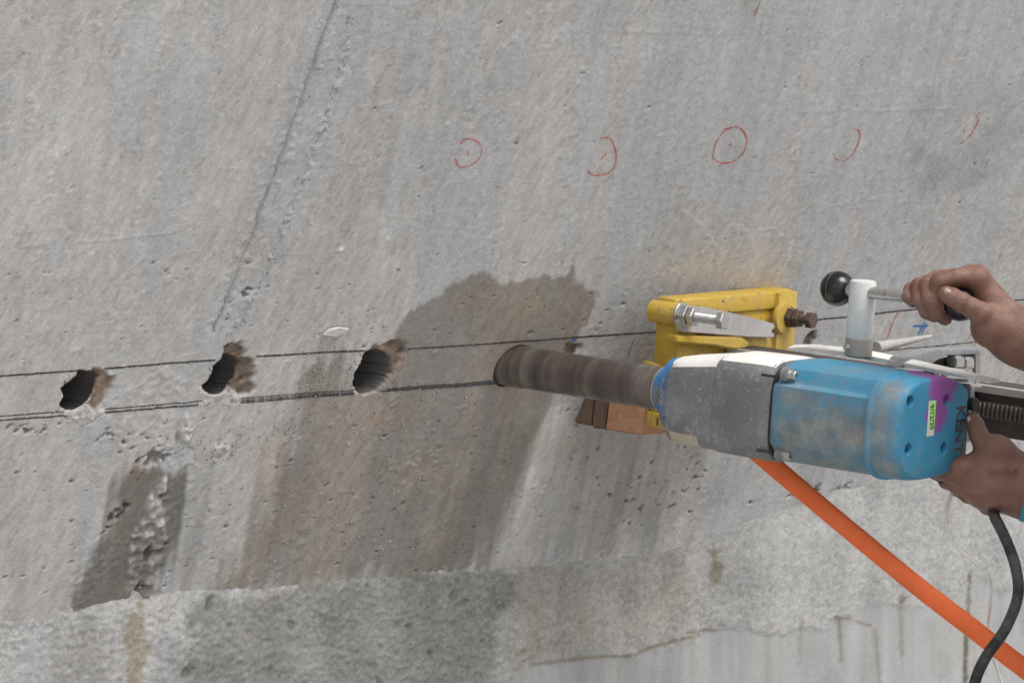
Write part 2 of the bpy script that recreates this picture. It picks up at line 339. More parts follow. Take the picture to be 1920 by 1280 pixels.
for hi, ho in enumerate(holes_ab):
    P = np.array(ho); ctr = P.mean(0)
    i0, i1 = int((P[:, 0].min() - 0.012 - GA[0]) / SA), int((P[:, 0].max() + 0.012 - GA[0]) / SA)
    j0, j1 = int((P[:, 1].min() - 0.012 - GB[0]) / SB), int((P[:, 1].max() + 0.012 - GB[0]) / SB)
    keep[i0:i1, j0:j1] = False
    per = [(i, j0) for i in range(i0, i1)] + [(i1, j) for j in range(j0, j1)] + [(i, j1) for i in range(i1, i0, -1)] + [(i0, j) for j in range(j1, j0, -1)]
    per_idx = np.array([idx[i, j] for i, j in per]); pa = np.array([GA[i] for i, j in per]); pb = np.array([GB[j] for i, j in per])
    # outline resampled so that its points face the window's edge points
    Q = np.vstack([P, P[:1]]); ang = np.arctan2(pb - ctr[1], pa - ctr[0]); hx, hy = [], []
    for an in ang:                                                    # farthest crossing of the ray with the outline
        dx, dy = math.cos(an), math.sin(an); best = None
        for (x0, y0), (x1, y1) in zip(Q[:-1], Q[1:]):
            ex, ey = x1 - x0, y1 - y0; den = dx * ey - dy * ex
            if abs(den) < 1e-12: continue
            tt = ((x0 - ctr[0]) * ey - (y0 - ctr[1]) * ex) / den; uu = ((x0 - ctr[0]) * dy - (y0 - ctr[1]) * dx) / den
            if tt > 0 and -1e-6 <= uu <= 1 + 1e-6: best = tt if best is None else min(best, tt)
        best = best or 0.02; hx.append(ctr[0] + dx * best); hy.append(ctr[1] + dy * best)
    hx, hy = np.array(hx), np.array(hy); jag = 0.0 if hi == 3 else 0.0006
    hx += rh.normal(0, jag, len(hx)); hy += rh.normal(0, jag, len(hy))
    n = len(per); prev = per_idx; NR = 9
    for r in range(1, NR + 1):
        f = (r / NR); a = pa + (hx - pa) * f; b = pb + (hy - pb) * f
        d = bil(disp, a, b) - (0.0012 if (r == NR and hi < 3) else 0); ring_v = P0 + a[:, None] * WX + b[:, None] * WV + d[:, None] * WN
        verts.append(ring_v); cols.append(bil(tint, a, b)); wets.append(bil(wet, a, b)); cur = np.arange(nv, nv + n); nv += n
        nx = np.roll(np.arange(n), -1); quads.append(np.stack([prev, prev[nx], cur[nx], cur], 1)); prev = cur
    # the bore itself: chips aside it is a round tube along the drill axis
    base = verts[-1]; c3 = base.mean(0); rel = base - c3; q_, w_ = rel @ DQ, rel @ DW; t_ = rel @ DD
    an2 = np.arctan2(w_, q_); R = (BITR + 1.0) * 0.001
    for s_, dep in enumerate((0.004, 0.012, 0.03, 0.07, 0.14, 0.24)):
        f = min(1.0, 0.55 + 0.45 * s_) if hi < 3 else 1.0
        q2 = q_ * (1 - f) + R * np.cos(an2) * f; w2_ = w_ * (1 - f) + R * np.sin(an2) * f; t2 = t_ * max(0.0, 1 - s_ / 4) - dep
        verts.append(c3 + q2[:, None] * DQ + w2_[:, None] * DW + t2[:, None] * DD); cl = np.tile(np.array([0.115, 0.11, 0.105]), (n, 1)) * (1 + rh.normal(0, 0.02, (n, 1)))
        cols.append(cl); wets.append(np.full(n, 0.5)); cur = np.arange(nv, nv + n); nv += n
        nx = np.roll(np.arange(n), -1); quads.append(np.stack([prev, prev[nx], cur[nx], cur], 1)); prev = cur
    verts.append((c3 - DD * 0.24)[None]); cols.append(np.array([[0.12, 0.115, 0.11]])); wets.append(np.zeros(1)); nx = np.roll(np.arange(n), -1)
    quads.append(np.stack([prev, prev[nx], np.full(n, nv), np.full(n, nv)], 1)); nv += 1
gq = np.stack([idx[:-1, :-1], idx[1:, :-1], idx[1:, 1:], idx[:-1, 1:]], -1)[keep]
fan = [q for q in quads if (q[:, 2] == q[:, 3]).all()]; quads = [q for q in quads if not (q[:, 2] == q[:, 3]).all()]
# the plain wall beyond the studied part
def coarse(a0, a1, b0, b1, na, nb):
    global nv
    aa, bb = np.meshgrid(np.linspace(a0, a1, na + 1), np.linspace(b0, b1, nb + 1), indexing='ij'); k = nv + np.arange(aa.size).reshape(aa.shape); nv += aa.size
    verts.append((P0 + aa[..., None] * WX + bb[..., None] * WV).reshape(-1, 3)); cols.append(np.tile(np.array([0.47, 0.462, 0.45]), (aa.size, 1))); wets.append(np.zeros(aa.size))
    quads.append(np.stack([k[:-1, :-1], k[1:, :-1], k[1:, 1:], k[:-1, 1:]], -1).reshape(-1, 4))
a0, a1, b0, b1 = GA[0], GA[-1], GB[0], GB[-1]
coarse(-5, a0, b0, 1.9, 10, 8); coarse(a1, 5, b0, 1.9, 10, 8); coarse(a0, a1, b1, 1.9, 10, 6)
allq = np.vstack([gq] + quads)
me = mesh_np('concrete_wall', np.vstack(verts), allq)
set_attr(me, 'tint', np.vstack(cols)); set_attr(me, 'wet', np.concatenate(wets))
wall = link('concrete_wall', me, CONCRETE)
tag(wall, 'overhanging grey concrete wall with three drilled holes, wet stains and red marker rings', 'wall')
cap_v = np.vstack(verts)
for f in fan:                                                          # bottoms of the bores
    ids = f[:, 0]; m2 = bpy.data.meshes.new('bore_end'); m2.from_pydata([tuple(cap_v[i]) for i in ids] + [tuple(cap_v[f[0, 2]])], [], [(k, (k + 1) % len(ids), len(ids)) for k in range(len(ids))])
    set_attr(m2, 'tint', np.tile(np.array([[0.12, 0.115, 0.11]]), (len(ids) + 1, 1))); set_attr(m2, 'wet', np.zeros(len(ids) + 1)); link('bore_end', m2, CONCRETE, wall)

# ------------------------------------------------------------------ the upright base below it
jp = [(-200, 1178), (0, 1152), (120, 1142), (350, 1124), (600, 1094), (940, 1060), (1150, 1040), (1300, 1004), (1450, 962), (1560, 930), (1680, 893), (1800, 850), (1980, 800)]
ja = []; jz = []
for x, y in jp: a, b = wall_ab(x, y); ja.append(a); jz.append(1.1 + b * math.cos(TH))
BAa = np.arange(-0.95, 1.42, 0.0021); BZ = np.arange(0.56, 0.99, 0.0018); A2, Z2 = np.meshgrid(BAa, BZ, indexing='ij'); SH2 = A2.shape; SP2 = (0.0021, 0.0018)
zj = np.interp(BAa, ja, jz); zj = np.convolve(np.pad(zj, 30, 'edge'), np.ones(61) / 61, 'valid')
Y0 = -(zj - 1.1) * math.tan(TH)
def base_az(x, y):
    r = ray(x, y); Y = 0.12
    for _ in range(8): s = (Y - CAM[1]) / r[1]; p = CAM + r * s; Y = float(np.interp(p[0], BAa, Y0))
    return float(p[0]), float(p[2])
W2 = lambda pts: [base_az(x, y) for x, y in pts]
m_big = gnoise(SH2, SP2, 0.10, 0.10); m_mid = gnoise(SH2, SP2, 0.022, 0.022); m_sm = gnoise(SH2, SP2, 0.0046, 0.0034); m_fine = gnoise(SH2, SP2, 0.003, 0.0026)
m_ridge = 0.8 - 2.0 * np.abs(gnoise(SH2, SP2, 0.0085, 0.007)).clip(0, 1.2); m_px = _rng.standard_normal(SH2).astype(np.float32)
m_dr = gnoise(SH2, SP2, 0.014, 0.22); m_dr2 = gnoise(SH2, SP2, 0.005, 0.08)
ed2 = 0.006 * m_mid + 0.002 * m_sm
def patch2(pts, soft, rough=1.0): return sstep(-(poly_sd(A2, Z2, W2(pts)) + rough * ed2), -soft, soft)
leftz = sstep(wall_ab(1000, 1150)[0] - A2, -0.05, 0.12)
smooth_z = patch2([(930, 1262), (1000, 1246), (1110, 1232), (1190, 1228), (1240, 1206), (1340, 1188), (1440, 1180), (1560, 1162), (1700, 1128), (1920, 1085), (2050, 1060), (2050, 1420), (900, 1420)], 0.007, 1.1)
damp = patch2([(350, 1150), (400, 1118), (600, 1085), (940, 1050), (968, 1085), (960, 1118), (942, 1150), (930, 1400), (360, 1400), (345, 1250)], 0.012, 1.2)
t2 = np.array([0.330, 0.329, 0.322]) * (1 + 0.05 * m_big + 0.05 * m_mid + 0.03 * m_sm + 0.06 * m_fine + 0.05 * m_dr + 0.09 * m_px)[..., None]
def dk2(m, k, warmth=(1, 1, 1)):
    global t2
    t2 = t2 * (1 - m[..., None]) + t2 * m[..., None] * k * np.array(warmth)
dk2(damp, 0.66, (1.0, 1.0, 0.975)); dk2(patch2([(100, 1170), (235, 1150), (235, 1400), (90, 1400)], 0.012), 0.86, (1.01, 1, 0.97))
dk2(patch2([(232, 1130), (262, 1130), (268, 1400), (228, 1400)], 0.004), 0.72, (1.06, 0.98, 0.80)); dk2(patch2([(295, 1140), (330, 1130), (330, 1400), (300, 1400)], 0.006), 0.90)
t2 += (0.05 * patch2([(0, 1170), (90, 1165), (85, 1400), (-60, 1400)], 0.02))[..., None] + (0.06 * patch2([(210, 1150), (228, 1150), (225, 1400), (205, 1400)], 0.004))[..., None]
t2 += (0.05 * patch2([(280, 1140), (345, 1130), (340, 1230), (285, 1260)], 0.012))[..., None]
dk2(patch2([(980, 1070), (1250, 1045), (1340, 1030), (1290, 1190), (1100, 1235), (960, 1260)], 0.03), 0.95, (1.03, 1.0, 0.93))
dk2(patch2([(1330, 1030), (1352, 1028), (1348, 1070), (1334, 1085)], 0.006), 0.62, (1.05, 1, 0.75))
t2 = t2 * (1 - smooth_z[..., None]) + smooth_z[..., None] * np.array([0.348, 0.350, 0.348]) * (1 + 0.05 * m_dr + 0.03 * m_mid + 0.03 * m_dr2)[..., None]
for x0, y0, x1, y1, k in ((1572, 1160, 1576, 1235, .62), (1686, 1120, 1690, 1225, .75), (1816, 1075, 1812, 1300, .55), (1812, 1180, 1810, 1300, .6), (1160, 1240, 1162, 1300, .85), (1500, 1160, 1500, 1240, .8), (1300, 1180, 1302, 1300, .9), (1440, 1170, 1440, 1300, .9), (1640, 1180, 1650, 1300, .75)):
    e = np.exp(-(line_d(A2, Z2, W2([(x0, y0), (x1, y1)])) / 0.0042 + 0.25 * m_sm).clip(0, 9) ** 2); dk2(e, k, (1.03, 1, 0.88))
stain = sstep(m_mid + 0.6 * gnoise(SH2, SP2, 0.05, 0.03), 1.5, 2.6) * (1 - leftz); dk2(0.4 * stain, 0.72, (1, 1, 0.96))
yel = sstep(gnoise(SH2, SP2, 0.05, 0.07) + 0.4 * m_mid, 0.7, 1.9); dk2(yel, 0.97, (1.01, 1.0, 0.955))
for pts in ([(1290, 1186), (1325, 1180), (1345, 1182)], [(1565, 1155), (1590, 1160), (1630, 1172)], [(1000, 1246), (1110, 1231), (1180, 1228), (1240, 1207), (1300, 1192)], [(1685, 1130), (1702, 1115)]):
    e = np.exp(-(line_d(A2, Z2, W2(pts)) / 0.0024 + 0.3 * m_sm).clip(0, 9) ** 2); dk2(e, 0.62, (1.08, 1, 0.8))
rough_k = (0.45 + 0.65 * leftz) * (1 - 0.85 * smooth_z)
pits2 = sstep(-(gnoise(SH2, SP2, 0.010, 0.009) + 0.3 * m_mid), 1.75, 2.6) * damp
out = 0.002 * m_big + 0.0005 * m_mid * (1 - 0.5 * smooth_z) + rough_k * (0.00022 * m_sm + 0.00045 * m_fine + damp * 0.0003 * m_ridge) - 0.0025 * pits2 - 0.0015 * smooth_z
lip = np.exp(-((Z2 - zj[:, None] + 0.006) / 0.010) ** 2) * leftz; out += 0.0010 * lip * (0.7 + 0.4 * m_mid)
dk2(pits2, 0.7)
t2 = np.clip(t2, 0.03, 0.8)
V2 = np.stack([A2, Y0[:, None] - out, Z2], -1).reshape(-1, 3); id2 = np.arange(A2.size).reshape(SH2)
q2 = np.stack([id2[:-1, :-1], id2[1:, :-1], id2[1:, 1:], id2[:-1, 1:]], -1).reshape(-1, 4)
vs = [V2]; cs = [t2.reshape(-1, 3)]; qs = [q2]; k0 = len(V2)
def flat(x0, x1, z0, z1, y0, y1):
    global k0
    vs.append(np.array([[x0, y0, z0], [x1, y1, z0], [x1, y1, z1], [x0, y0, z1]])); cs.append(np.tile(np.array([0.36, 0.357, 0.345]), (4, 1))); qs.append(np.array([[k0, k0 + 1, k0 + 2, k0 + 3]])); k0 += 4
flat(BAa[0], BAa[-1], -0.05, BZ[0], Y0[0], Y0[-1]); flat(-5, BAa[0], -0.05, BZ[-1], Y0[0], Y0[0]); flat(BAa[-1], 5, -0.05, BZ[-1], Y0[-1], Y0[-1])
me = mesh_np('base_wall', np.vstack(vs), np.vstack(qs)); set_attr(me, 'tint', np.vstack(cs)); set_attr(me, 'wet', np.concatenate([(0.35 * damp).ravel(), np.zeros(12)]))
base_wall = link('base_wall', me, PLASTER)
tag(base_wall, 'rough rendered upright base under the overhanging concrete, damp in places', 'wall')

# ------------------------------------------------------------------ ground
gm, nt, b = new_mat('site_ground'); co = objco(nt)
nt.links.new(ramp(nt, noise(nt, 3.0, 6, 0.65, co), [(0.3, (0.38, 0.375, 0.365)), (0.7, (0.50, 0.495, 0.485))]), b.inputs['Base Color']); b.inputs['Roughness'].default_value = 0.95
bump(nt, b, noise(nt, 40, 5, 0.6, co), 0.02)
me = bpy.data.meshes.new('ground'); me.from_pydata([(-150, -150, 0), (150, -150, 0), (150, 150, 0), (-150, 150, 0)], [], [(0, 1, 2, 3)])
tag(link('ground', me, gm, smooth=False), 'bare dusty building-site ground in front of the wall', None, kind='structure')

# ------------------------------------------------------------------ materials of the machine
def plain(name, col, rough=0.5, metal=0.0, var=0.12, scale=60, bmp=0.0, spec=0.5):
    m, nt, b = new_mat(name); co = objco(nt); f = noise(nt, scale, 5, 0.6, co)
    c = mixc(nt, 1.0, col, ramp(nt, f, [(0.3, 1 - var), (0.7, 1 + var)]), 'MULTIPLY')
    nt.links.new(c, b.inputs['Base Color']); b.inputs['Metallic'].default_value = metal; b.inputs['Specular IOR Level'].default_value = spec
    nt.links.new(math_n(nt, 'MULTIPLY_ADD', f, 0.3).node.outputs[0], b.inputs['Roughness']); nt.nodes[-1].inputs[2].default_value = rough - 0.15
    if bmp: bump(nt, b, f, bmp)
    return m
def spot_mask(nt, co, c, rad, sc=(1, 1, 1), soft=0.25, wob=0.35, ns=90):
    mp = nt.nodes.new('ShaderNodeVectorMath'); mp.operation = 'SUBTRACT'; nt.links.new(co, mp.inputs[0]); mp.inputs[1].default_value = c
    m2 = nt.nodes.new('ShaderNodeVectorMath'); m2.operation = 'MULTIPLY'; nt.links.new(mp.outputs[0], m2.inputs[0]); m2.inputs[1].default_value = tuple(s / rad for s in sc)
    ln = nt.nodes.new('ShaderNodeVectorMath'); ln.operation = 'LENGTH'; nt.links.new(m2.outputs[0], ln.inputs[0])
    d = math_n(nt, 'ADD', ln.outputs['Value'], math_n(nt, 'MULTIPLY', math_n(nt, 'SUBTRACT', noise(nt, ns, 5, 0.65, co), 0.5), wob * 3)); return ramp(nt, d, [(max(0, 1 - soft), 1.0), (min(1.0, 1.0), 0.0)])
def worn(name, col, under, grime, wear=0.5, gr=0.5, rough=0.42, scale=1.0, metal_under=0.0, scratch=True, zones=()):
    """old paint: chipped to what lies beneath, dusty and scratched"""
    m, nt, b = new_mat(name); co = objco(nt)
    big = noise(nt, 16 * scale, 6, 0.65, co, 0.4); sm = noise(nt, 150 * scale, 6, 0.7, co); fine = noise(nt, 700, 3, 0.7, co)
    c = mixc(nt, 1.0, col, ramp(nt, big, [(0.3, 0.86), (0.7, 1.10)]), 'MULTIPLY')
    g = math_n(nt, 'ADD', math_n(nt, 'MULTIPLY', big, 0.6), math_n(nt, 'MULTIPLY', sm, 0.4))
    c = mixc(nt, ramp(nt, g, [(0.62 - 0.22 * gr, 0.0), (0.80 - 0.12 * gr, 0.85)]), c, grime)
    for zc, zr, zs in zones:
        zm = spot_mask(nt, co, tuple(zc), zr * 1.15, zs, 0.85, 0.45, 110); zf = noise(nt, 330, 8, 0.75, co); c = mixc(nt, math_n(nt, 'MULTIPLY', zm, math_n(nt, 'MULTIPLY', ramp(nt, zf, [(0.34, 0.35), (0.56, 1.0)]), 0.95)), c, mixc(nt, ramp(nt, noise(nt, 45, 4, 0.6, co), [(0.35, 0.0), (0.65, 1.0)]), (0.17, 0.185, 0.18), (0.34, 0.315, 0.265)))
    chip = ramp(nt, math_n(nt, 'ADD', math_n(nt, 'MULTIPLY', sm, 0.75), math_n(nt, 'MULTIPLY', big, 0.25)), [(0.70 - 0.16 * wear, 0.0), (0.73 - 0.16 * wear, 1.0)])
    c = mixc(nt, chip, c, under)
    if scratch:
        sv = objco(nt, (18, 260, 120)); sc = ramp(nt, noise(nt, 2.2, 4, 0.75, sv, 0.6), [(0.61, 0.0), (0.66, 0.7)]); c = mixc(nt, sc, c, grime)
        sv2 = objco(nt, (300, 60, 40)); s2 = ramp(nt, noise(nt, 1.6, 3, 0.7, sv2, 1.2), [(0.66, 0.0), (0.69, 0.8)]); c = mixc(nt, s2, c, under)
    c = mixc(nt, 1.0, c, ramp(nt, fine, [(0.25, 0.84), (0.75, 1.12)]), 'MULTIPLY')
    nt.links.new(c, b.inputs['Base Color'])
    nt.links.new(ramp(nt, g, [(0.3, rough), (0.7, min(1, rough + 0.35))]), b.inputs['Roughness'])
    if metal_under: nt.links.new(math_n(nt, 'MULTIPLY', chip, metal_under), b.inputs['Metallic'])
    bump(nt, b, math_n(nt, 'ADD', math_n(nt, 'MULTIPLY', chip, -0.5), math_n(nt, 'MULTIPLY', sm, 0.4)), 0.0006)
    return m
def L(t, q, w): return Vector((t * 0.001, -q * 0.001, w * 0.001))
BTAPE = worn('blue_band', (0.03, 0.20, 0.50), (0.16, 0.16, 0.165), (0.34, 0.38, 0.42), 0.9, 0.5, 0.3, 1.0, 0.5, zones=[(L(246, 33, -4), 0.018, (0.6, 1, 1)), (L(262, 46, -4), 0.030, (1, 1, 1)), (L(264, 40, -34), 0.016, (1, 1, 1))])
BLUE = worn('blue_paint', (0.050, 0.265, 0.42), (0.20, 0.20, 0.19), (0.17, 0.21, 0.22), 0.62, 0.78, zones=[(L(500, 62, -14), 0.034, (0.42, 0.5, 1.0)), (L(545, 62, -8), 0.036, (0.6, 0.5, 0.9)), (L(465, 62, -22), 0.030, (0.8, 0.5, 1.0)), (L(470, 62, 25), 0.024, (0.5, 0.5, 1.4)), (L(500, 45, -52), 0.03, (0.3, 0.5, 1.4))])
ALU = worn('cast_aluminium', (0.185, 0.187, 0.19), (0.42, 0.42, 0.41), (0.34, 0.34, 0.33), 0.80, 0.65, 0.45, 1.2, 0.3)
YEL = worn('yellow_paint', (0.60, 0.385, 0.022), (0.15, 0.10, 0.065), (0.36, 0.28, 0.15), 0.62, 0.95, 0.38, 0.9)
WHITE = worn('white_tape', (0.80, 0.78, 0.74), (0.45, 0.40, 0.33), (0.60, 0.56, 0.50), 0.22, 0.35, 0.55)
CREAM = worn('old_tape', (0.50, 0.44, 0.34), (0.30, 0.26, 0.2), (0.40, 0.35, 0.28), 0.3, 0.5, 0.6)
GALV = worn('galvanised_steel', (0.40, 0.39, 0.385), (0.30, 0.22, 0.16), (0.52, 0.50, 0.47), 0.3, 0.7, 0.38, 1.6)
CASTG = worn('grey_casting', (0.24, 0.245, 0.26), (0.40, 0.40, 0.40), (0.40, 0.40, 0.39), 0.3, 0.6, 0.5, 1.2)
HUBW = worn('white_enamel', (0.66, 0.66, 0.64), (0.34, 0.30, 0.25), (0.50, 0.47, 0.42), 0.12, 0.25, 0.35, 1.0)
BAREHUB = worn('bare_socket', (0.36, 0.33, 0.29), (0.5, 0.48, 0.45), (0.30, 0.21, 0.14), 0.6, 0.7, 0.3, 1.6, 0.6)
BRIGHT = plain('bright_bolt', (0.50, 0.49, 0.475), 0.32, 0.75, 0.2, 220, 0.0004)
RUSTY = plain('rusty_bolt', (0.105, 0.07, 0.055), 0.7, 0.25, 0.35, 240, 0.0008)
DARK = plain('dark_steel', (0.055, 0.050, 0.047), 0.5, 0.35, 0.3, 90, 0.0004)
RACKM = plain('gear_rack_steel', (0.14, 0.125, 0.11), 0.5, 0.4, 0.25, 120, 0.0004)
COLM = worn('column_steel', (0.060, 0.050, 0.047), (0.16, 0.14, 0.13), (0.17, 0.15, 0.135), 0.25, 0.35, 0.45)
BALL = plain('black_phenolic', (0.012, 0.012, 0.014), 0.20, 0.0, 0.2, 40)
ORANGE = worn('orange_hose', (0.98, 0.185, 0.048), (0.75, 0.24, 0.11), (0.86, 0.28, 0.14), 0.06, 0.30, 0.5)
CABLE = worn('black_cable', (0.030, 0.030, 0.032), (0.10, 0.10, 0.10), (0.16, 0.16, 0.16), 0.1, 0.8, 0.6, 2.0)
WIREM = plain('white_wire', (0.82, 0.80, 0.75), 0.45, 0, 0.08)
SHADOWGAP = plain('gap_shadow', (0.03, 0.022, 0.02), 0.8, 0, 0.3)  # near-black strip colour, stands in for the shade inside the housing gap
INK = plain('black_ink', (0.03, 0.03, 0.032), 0.8, 0, 0.5, 400)
# the steel barrel of the bit: worn rings round it, dried slurry
m, nt, b = new_mat('bit_steel'); co = objco(nt, (1, 0.10, 0.10))
r1 = noise(nt, 42, 3, 0.55, co); r2 = noise(nt, 300, 3, 0.6, co); pl = noise(nt, 60, 5, 0.65, objco(nt))
c = ramp(nt, r1, [(0.28, (0.115, 0.096, 0.086)), (0.5, (0.195, 0.165, 0.148)), (0.66, (0.30, 0.265, 0.24)), (0.78, (0.48, 0.45, 0.42))])
c = mixc(nt, 1.0, c, ramp(nt, r2, [(0.3, 0.92), (0.7, 1.07)]), 'MULTIPLY'); c = mixc(nt, 1.0, c, ramp(nt, pl, [(0.3, 0.88), (0.7, 1.1)]), 'MULTIPLY')
nt.links.new(c, b.inputs['Base Color']); b.inputs['Metallic'].default_value = 0.72; nt.links.new(ramp(nt, pl, [(0.3, 0.26), (0.7, 0.46)]), b.inputs['Roughness']); bump(nt, b, r2, 0.00015)
BITM = m
def wood_mat(name, c0, c1, scale):
    m, nt, b = new_mat(name); co = objco(nt, scale); f = noise(nt, 5, 6, 0.62, co, 0.8)
    nt.links.new(ramp(nt, f, [(0.3, c0), (0.7, c1)]), b.inputs['Base Color']); b.inputs['Roughness'].default_value = 0.8; bump(nt, b, f, 0.0012); return m
WOODD = wood_mat('wet_brown_wood', (0.085, 0.052, 0.036), (0.20, 0.135, 0.092), (40, 40, 4)); WOODT = wood_mat('sawn_tan_wood', (0.38, 0.185, 0.10), (0.54, 0.31, 0.18), (8, 40, 40))

# ------------------------------------------------------------------ shape helpers (drill millimetres: t out of the wall, q to the viewer's side, w up)
def L(t, q, w): return Vector((t * 0.001, -q * 0.001, w * 0.001))
def frame(name):
    o = empty(name); R = Matrix((DD, -DQ, DW)).transposed().to_4x4(); R.translation = Vector(P0); o.matrix_world = R; return o
def fin(bm, name, mat, parent, sharp=38, recalc=True):
    if recalc: bmesh.ops.recalc_face_normals(bm, faces=bm.faces)
    me = bpy.data.meshes.new(name); bm.to_mesh(me); bm.free(); o = link(name, me, mat, parent)
    me.set_sharp_from_angle(angle=math.radians(sharp)); return o
def bxm(bm, t0, t1, q0, q1, w0, w1, bev=1.0, seg=2):
    vs = [bm.verts.new(L(t, q, w)) for t in (t0, t1) for q in (q0, q1) for w in (w0, w1)]
    fs = [bm.faces.new([vs[i] for i in f]) for f in ((0, 1, 3, 2), (4, 6, 7, 5), (0, 4, 5, 1), (2, 3, 7, 6), (0, 2, 6, 4), (1, 5, 7, 3))]
    if bev: bmesh.ops.bevel(bm, geom=list({e for f in fs for e in f.edges}), offset=bev * 0.001, segments=seg, affect='EDGES', profile=0.5)
def lathe(bm, p0, axis, prof, n=40, hexr=None):
    """turned shape: prof = (distance along, radius) in mm; n = 6 gives hexagons"""
    ax = Vector(axis).normalized(); u = ax.orthogonal().normalized(); v = ax.cross(u); p0 = Vector(p0); rings = []
    for s, r in prof:
        rings.append([bm.verts.new(p0 + ax * (s * 0.001) + (u * math.cos(k / n * 6.28319 + 0.2) + v * math.sin(k / n * 6.28319 + 0.2)) * (r * 0.001)) for k in range(n)])
    for a, b in zip(rings[:-1], rings[1:]):
        for k in range(n): bm.faces.new((a[k], a[(k + 1) % n], b[(k + 1) % n], b[k]))
    bm.faces.new(rings[0]); bm.faces.new(rings[-1][::-1])
def cylprof(l, r, c=0.6): return [(0, r - c), (c, r), (l - c, r), (l, r - c)]
def supers(t, q0, q1, w0, w1, e=4.0, n=72):
    out = []
    for k in range(n):
        an = k / n * 6.28319; c, s = math.cos(an), math.sin(an); x = abs(c) ** (2 / e) * (1 if c > 0 else -1); y = abs(s) ** (2 / e) * (1 if s > 0 else -1)
        out.append((t, (q0 + q1) / 2 + x * (q1 - q0) / 2, (w0 + w1) / 2 + y * (w1 - w0) / 2))
    return out
def loft(bm, secs, caps=True):
    rings = [[bm.verts.new(L(*p)) for p in s] for s in secs]; n = len(rings[0])
    for a, b in zip(rings[:-1], rings[1:]):
        for k in range(n): bm.faces.new((a[k], a[(k + 1) % n], b[(k + 1) % n], b[k]))
    if caps: bm.faces.new(rings[0]); bm.faces.new(rings[-1][::-1])
def skin_patch(name, secs, t0, t1, k0, k1, off, mat, parent, nt_=6, rag=1.2):
    """a strip of tape laid over part of a lofted surface"""
    n = len(secs[0]); ts = [s[0][0] for s in secs]; bm = bmesh.new(); ks = list(range(k0, k1 + 1)); grid = []; rr = random.Random(k0 * 7 + int(t0))
    def samp(t, k):
        k %= n
        for i in range(len(secs) - 1):
            if ts[i] <= t <= ts[i + 1] + 1e-6: f = (t - ts[i]) / max(1e-6, ts[i + 1] - ts[i]); return tuple(secs[i][k][c] * (1 - f) + secs[i + 1][k][c] * f for c in range(3))
        return secs[-1][k]
    for lay in (off, 0.0):
        rows = []
        for i in range(nt_ + 1):
            row = []
            for k in ks:
                j0, j1 = (rr.uniform(-rag, rag), rr.uniform(-rag, rag)) if lay else (0, 0)
                t = t0 + (t1 - t0) * i / nt_ + (j0 if i in (0, nt_) else 0); p = samp(min(max(t, ts[0]), ts[-1]), k); a, c = samp(t, k - 1), samp(t, k + 1)
                nq, nw = (c[2] - a[2]), -(c[1] - a[1]); ln = math.hypot(nq, nw) or 1; row.append(bm.verts.new(L(p[0], p[1] + nq / ln * (lay - 0.3), p[2] + nw / ln * (lay - 0.3))))
            rows.append(row)
        grid.append(rows)
    G = grid[0]
    for i in range(nt_):
        for k in range(len(ks) - 1): bm.faces.new((G[i][k], G[i][k + 1], G[i + 1][k + 1], G[i + 1][k]))
    H = grid[1]
    def rim(a, b, c, d): bm.faces.new((a, b, c, d))
    for k in range(len(ks) - 1): rim(G[0][k], H[0][k], H[0][k + 1], G[0][k + 1]); rim(G[-1][k], G[-1][k + 1], H[-1][k + 1], H[-1][k])
    for i in range(nt_): rim(G[i][0], G[i + 1][0], H[i + 1][0], H[i][0]); rim(G[i][-1], H[i][-1], H[i + 1][-1], G[i + 1][-1])
    return fin(bm, name, mat, parent, 50)
def fq(x, y, t):
    p = (at_t(x, y, t) - P0) * 1000; return float(p @ DQ), float(p @ DW)
def plate(bm, pts_px, t, thick, bev=0.8):
    """flat plate facing along the drill axis, outline given by sight, front at t"""
    pts = [fq(x, y, t) for x, y in pts_px]; a = [bm.verts.new(L(t, q, w)) for q, w in pts]; b = [bm.verts.new(L(t - thick, q, w)) for q, w in pts]; n = len(a)
    bm.faces.new(a); bm.faces.new(b[::-1])
    for k in range(n): bm.faces.new((a[k], b[k], b[(k + 1) % n], a[(k + 1) % n]))
    if bev: bmesh.ops.recalc_face_normals(bm, faces=bm.faces); bmesh.ops.bevel(bm, geom=[e for e in bm.edges if any(v in a for v in e.verts)], offset=bev * 0.001, segments=2, affect='EDGES')
def spline(pts, n):
    P = [np.asarray(p, float) for p in pts]; P = [2 * P[0] - P[1]] + P + [2 * P[-1] - P[-2]]; out = []
    for i in range(1, len(P) - 2):
        for k in range(n):
            t = k / n; out.append(0.5 * ((2 * P[i]) + (-P[i - 1] + P[i + 1]) * t + (2 * P[i - 1] - 5 * P[i] + 4 * P[i + 1] - P[i + 2]) * t * t + (-P[i - 1] + 3 * P[i] - 3 * P[i + 1] + P[i + 2]) * t ** 3))
    out.append(P[-2]); return out
def sweep(bm, path, ru, rv=None, side=None, n=14):
    """tube of elliptical section along world points (metres)"""
    rv = rv or ru; rings = []; m_ = len(path); up = Vector(side if side is not None else (0.1, 0.2, 1))
    for i in range(m_):
        T = Vector(path[min(i + 1, m_ - 1)] - path[max(i - 1, 0)]).normalized(); u = (up - T * up.dot(T)).normalized(); v = T.cross(u)
        a, b_ = (ru(i / (m_ - 1)) if callable(ru) else ru), (rv(i / (m_ - 1)) if callable(rv) else rv)
        rings.append([bm.verts.new(Vector(path[i]) + u * (a * math.cos(k / n * 6.28319)) + v * (b_ * math.sin(k / n * 6.28319))) for k in range(n)])
    for a, b in zip(rings[:-1], rings[1:]):
        for k in range(n): bm.faces.new((a[k], a[(k + 1) % n], b[(k + 1) % n], b[k]))
    bm.faces.new(rings[0]); bm.faces.new(rings[-1][::-1])
